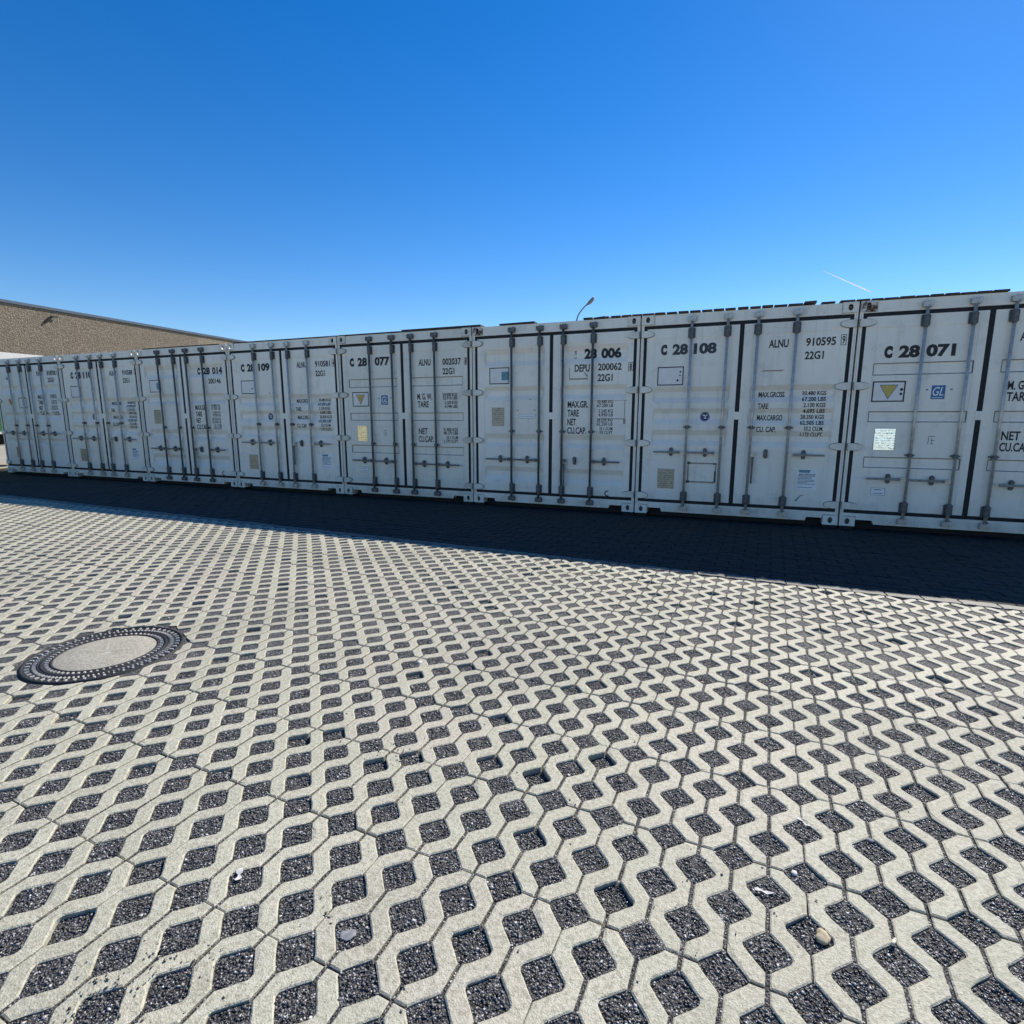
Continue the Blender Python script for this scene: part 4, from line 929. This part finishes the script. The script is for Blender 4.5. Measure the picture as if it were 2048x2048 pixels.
# ------------------------------------------------------------------ things on the ground
def pebble(x, y, r, mat, label, zf=0.6, cat='stone', name='pebble'):
    bm = bmesh.new(); bmesh.ops.create_icosphere(bm, subdivisions=3, radius=r)
    for v in bm.verts:
        n_ = 1 + 0.10*math.sin(v.co.x*430+2)*math.sin(v.co.y*390+v.co.z*300) + 0.22*math.sin(v.co.x*190+x*30) * math.sin(v.co.y*170+y*17) + 0.08*math.sin(v.co.z*260)
        v.co *= n_; v.co.z *= zf; v.co.x *= 1.25
    me = bpy.data.meshes.new(name); bm.to_mesh(me); bm.free(); me.materials.append(mat)
    me.polygons.foreach_set('use_smooth', [True]*len(me.polygons))
    o = link(name, me); o.location = (x, y, float(gh(x, y)) + r*zf*0.6); o.rotation_euler = (0, 0, x*9); return tag(o, label, cat)
M['stbeige'] = flat('beige_stone', (0.46, 0.38, 0.25), 0.8, 0, 0.3, 40, 0.4); M['stgrey'] = flat('grey_stone', (0.23, 0.23, 0.24), 0.7, 0, 0.3, 60, 0.4); M['stwhite'] = flat('white_stone', (0.68, 0.66, 0.63), 0.7, 0, 0.15, 50, 0.3)
M['filter'] = flat('cigarette_paper', (0.72, 0.66, 0.50), 0.8, 0, 0.08, 60)
pebble(6.493, -6.146, .017, M['stbeige'], 'beige stone in a gravel opening close to the bottom right')
pebble(6.679, -5.707, .009, M['stgrey'], 'small round grey stone in a gravel opening on the right')
pebble(6.440, -5.945, .008, M['stwhite'], 'small whitish stone in a gravel opening on the right')
pebble(5.334, -6.614, .017, M['stgrey'], 'flat grey stone in a gravel opening at the bottom left', .22)
pebble(4.643, -5.131, .011, M['stwhite'], 'white stone in a dark opening right of the manhole cover', .7)
def scrap(x, y, L, W, a, label, name='paper_scrap', cat='litter', mat='stwhite'):
    mb = MB(); n_ = 6; z = float(gh(x, y)) + 0.006
    V = [((i/n_-.5)*L, s_*W*(0.6+0.4*math.sin(i*1.9+x)), 0.0025*math.sin(i*1.3) + tt) for tt in (0, 0.0012) for s_ in (-.5, .5) for i in range(n_+1)]
    k = n_+1
    F = [(i+k+2*k, i+1+k+2*k, i+1+2*k, i+2*k) for i in range(n_)] + [(i, i+1, i+1+k, i+k) for i in range(n_)] + [(i, i+2*k, i+1+2*k, i+1) for i in range(n_)] + [(i+k, i+1+k, i+1+3*k, i+3*k) for i in range(n_)]
    mb.add(V, F); o = mb.build(name, M[mat]); o.location = (x, y, z); o.rotation_euler = (0.1, 0.05, a); return tag(o, label, cat)
scrap(6.355, -6.053, .050, .012, 0.1, 'narrow white scrap in a gravel opening at lower right')
scrap(6.490, -5.700, .045, .012, -0.6, 'white scrap in the shaded corner of a gravel opening')
scrap(4.910, -6.581, .045, .022, -0.9, 'crumpled white scrap in a gravel opening at bottom left')
cb = MB().cyl((-0.012, 0, 0), (0.006, 0, 0), .0038, n=12).cyl((0.006, 0, 0), (0.012, 0, 0), .0037, n=12).build('cigarette_butt', M['filter'], None, True)
cb.location = (6.660, -6.100, GZ + .0042); cb.rotation_euler = (0, 0, R(62)); tag(cb, 'pale cigarette butt lying on a paving stone at lower right', 'cigarette butt')

# ------------------------------------------------------------------ warehouse behind on the left
wd = Vector((math.sin(R(-5.5)), math.cos(R(-5.5)), 0)); wn = Vector((wd.y, -wd.x, 0))
wh = empty('warehouse', (-26.05, 8.38, GZ-0.004)); wh.rotation_euler.z = R(5.5)
tag(wh, 'brown pebble-faced warehouse with a blue grey roof edge behind the containers', 'building')
HW = 6.66 - GZ
edges = [-19.05, -14.74, -10.43, -6.12, -1.81, 2.51, 6.90, 11.13, 15.5, 20.0, 24.5, 29.0]
for i in range(len(edges)-1):
    MB().box(-0.22, 0.0, edges[i]+.02, edges[i+1]-.02, 0.0, HW-0.11).build('wall_panel', M['pebblepale'] if i == 7 else M['pebble'], wh)
MB().box(-18, -0.006, -19.0, 28.9, 0.0, HW-0.15).build('core_wall', M['jointc'], wh)
rf = MB().box(-18.1, 0.07, -19.15, 29.1, HW-0.10, HW+0.03).build('roof_edge', M['coping'], wh)
MB().tube([(0.03, 1.80, 5.95), (0.10, 2.14, 6.29)], [.065, .065], 8).tube([(0.10, 2.14, 6.29), (0.12, 2.42, 6.32)], [.04, .03], 8).build('wall_bracket', M['iron'], wh)

# ------------------------------------------------------------------ trailer glimpsed at the far left
tr = empty('trailer', (-12.0, -1.0, GZ-0.004))
tag(tr, 'green and white trailer partly hidden behind the leftmost container', 'trailer')
z0 = -(GZ-0.004)
MB().box(-2.45, 0, -6.0, 3.19, 0.90+z0, 2.70+z0).build('box_body', M['green'], tr)
MB().box(-2.48, 0.02, -6.03, 3.22, 2.70+z0, 2.975+z0).build('top_rail', M['trwhite'], tr)
MB().box(-2.48, 0.02, -6.03, 3.22, 0.84+z0, 0.90+z0).build('bottom_rail', M['trwhite'], tr)
MB().box(-2.0, -1.6, -5.8, 3.1, 0.55+z0, 0.84+z0).box(-0.9, -0.5, -5.8, 3.1, 0.55+z0, 0.84+z0).build('chassis', M['dark'], tr)
for yy in (-4.2, -3.0, 1.4):
    for xx in (-0.42, -2.30):
        wq = MB().cyl((xx-.14, yy, .48), (xx+.14, yy, .48), .48, n=28).build('wheel', M['tyre'], tr); MB().cyl((xx-.15, yy, .48), (xx+.15, yy, .48), .26, n=20).build('rim', M['rim'], wq)

# ------------------------------------------------------------------ street lamp behind the containers
sl = empty('street_lamp', (-2.28, 22.0, GZ-0.004))
tag(sl, 'slender street lamp with a curved arm rising behind container 28 006', 'street lamp')
MB().tube([(0, 0, 0), (0, 0, 1.0), (0, 0, 5.4), (0.02, 0, 6.25)], [.09, .08, .055, .042], 12).build('pole', M['lamp'], sl, True)
MB().tube([(0.02, 0, 6.25), (0.07, 0, 6.42), (0.13, 0, 6.60), (0.22, 0, 6.75), (0.34, 0, 6.89), (0.48, 0, 7.03), (0.60, 0, 7.13)], [.040, .037, .035, .033, .032, .031, .030], 10).build('arm', M['lamp'], sl, True)
def head():
    secs = [(0.00, 0.03, 0.03), (0.10, 0.075, 0.06), (0.25, 0.13, 0.085), (0.42, 0.12, 0.075), (0.52, 0.07, 0.045), (0.545, 0.03, 0.02)]
    d = Vector((0.72, 0, 0.69)).normalized(); up = Vector((-d.z, 0, d.x)); sd = Vector((0, 1, 0)); n = 14; V = []
    for s_, w_, h_ in secs:
        c = Vector((0.55, 0, 7.09)) + d*s_*1.02
        for i in range(n):
            t = 2*math.pi*i/n; V.append(c + sd*(w_*1.2*math.cos(t)) + up*(h_*1.0*math.sin(t)) - up*0.045*(w_/0.13))
    F = [(k*n+i, k*n+(i+1) % n, (k+1)*n+(i+1) % n, (k+1)*n+i) for k in range(len(secs)-1) for i in range(n)] + [tuple(range(n-1, -1, -1)), tuple(range(len(V)-n, len(V)))]
    return MB().add(V, F)
hd = head().build('lamp_head', M['lamp'], sl, True)
d = Vector((0.72, 0, 0.69)).normalized(); up = Vector((-d.z, 0, d.x)); c = Vector((0.55, 0, 7.09)) + d*0.32 - up*0.115
MB().add([c + d*a + Vector((0, b, 0)) + up*h_ for h_ in (0, 0.03) for a, b in ((-.13, -.09), (.13, -.09), (.13, .09), (-.13, .09))], [(0,3,2,1), (4,5,6,7), (0,1,5,4), (1,2,6,5), (2,3,7,6), (3,0,4,7)]).build('lens', M['lens'], hd)

# ------------------------------------------------------------------ contrail high in the sky
n = N('contrail_ice'); n.set(Roughness=1.0); n.b.inputs['Base Color'].default_value = (0.9, 0.9, 0.9, 1)
tl = n.new('ShaderNodeBsdfTranslucent'); tl.inputs[0].default_value = (0.95, 0.95, 0.95, 1); mx = n.new('ShaderNodeMixShader'); mx.inputs[0].default_value = 0.7
out = n.t.nodes['Material Output']; n.link(n.b.outputs[0], mx.inputs[1]); n.link(tl.outputs[0], mx.inputs[2]); n.link(mx.outputs[0], out.inputs[0])
p0, p1 = Vector((82.4, 766.4, 169.6)), Vector((133.8, 765.2, 141.4)); pts = [p0.lerp(p1, t) for t in (0, .3, .6, .85, 1)]
tr_ = MB().tube([p-p1 for p in pts], [.15, .35, .55, .62, .5], 10).build('contrail', n.m, None, True); tr_.location = p1
tag(tr_, 'short white aircraft contrail slanting down the sky at right', 'contrail')
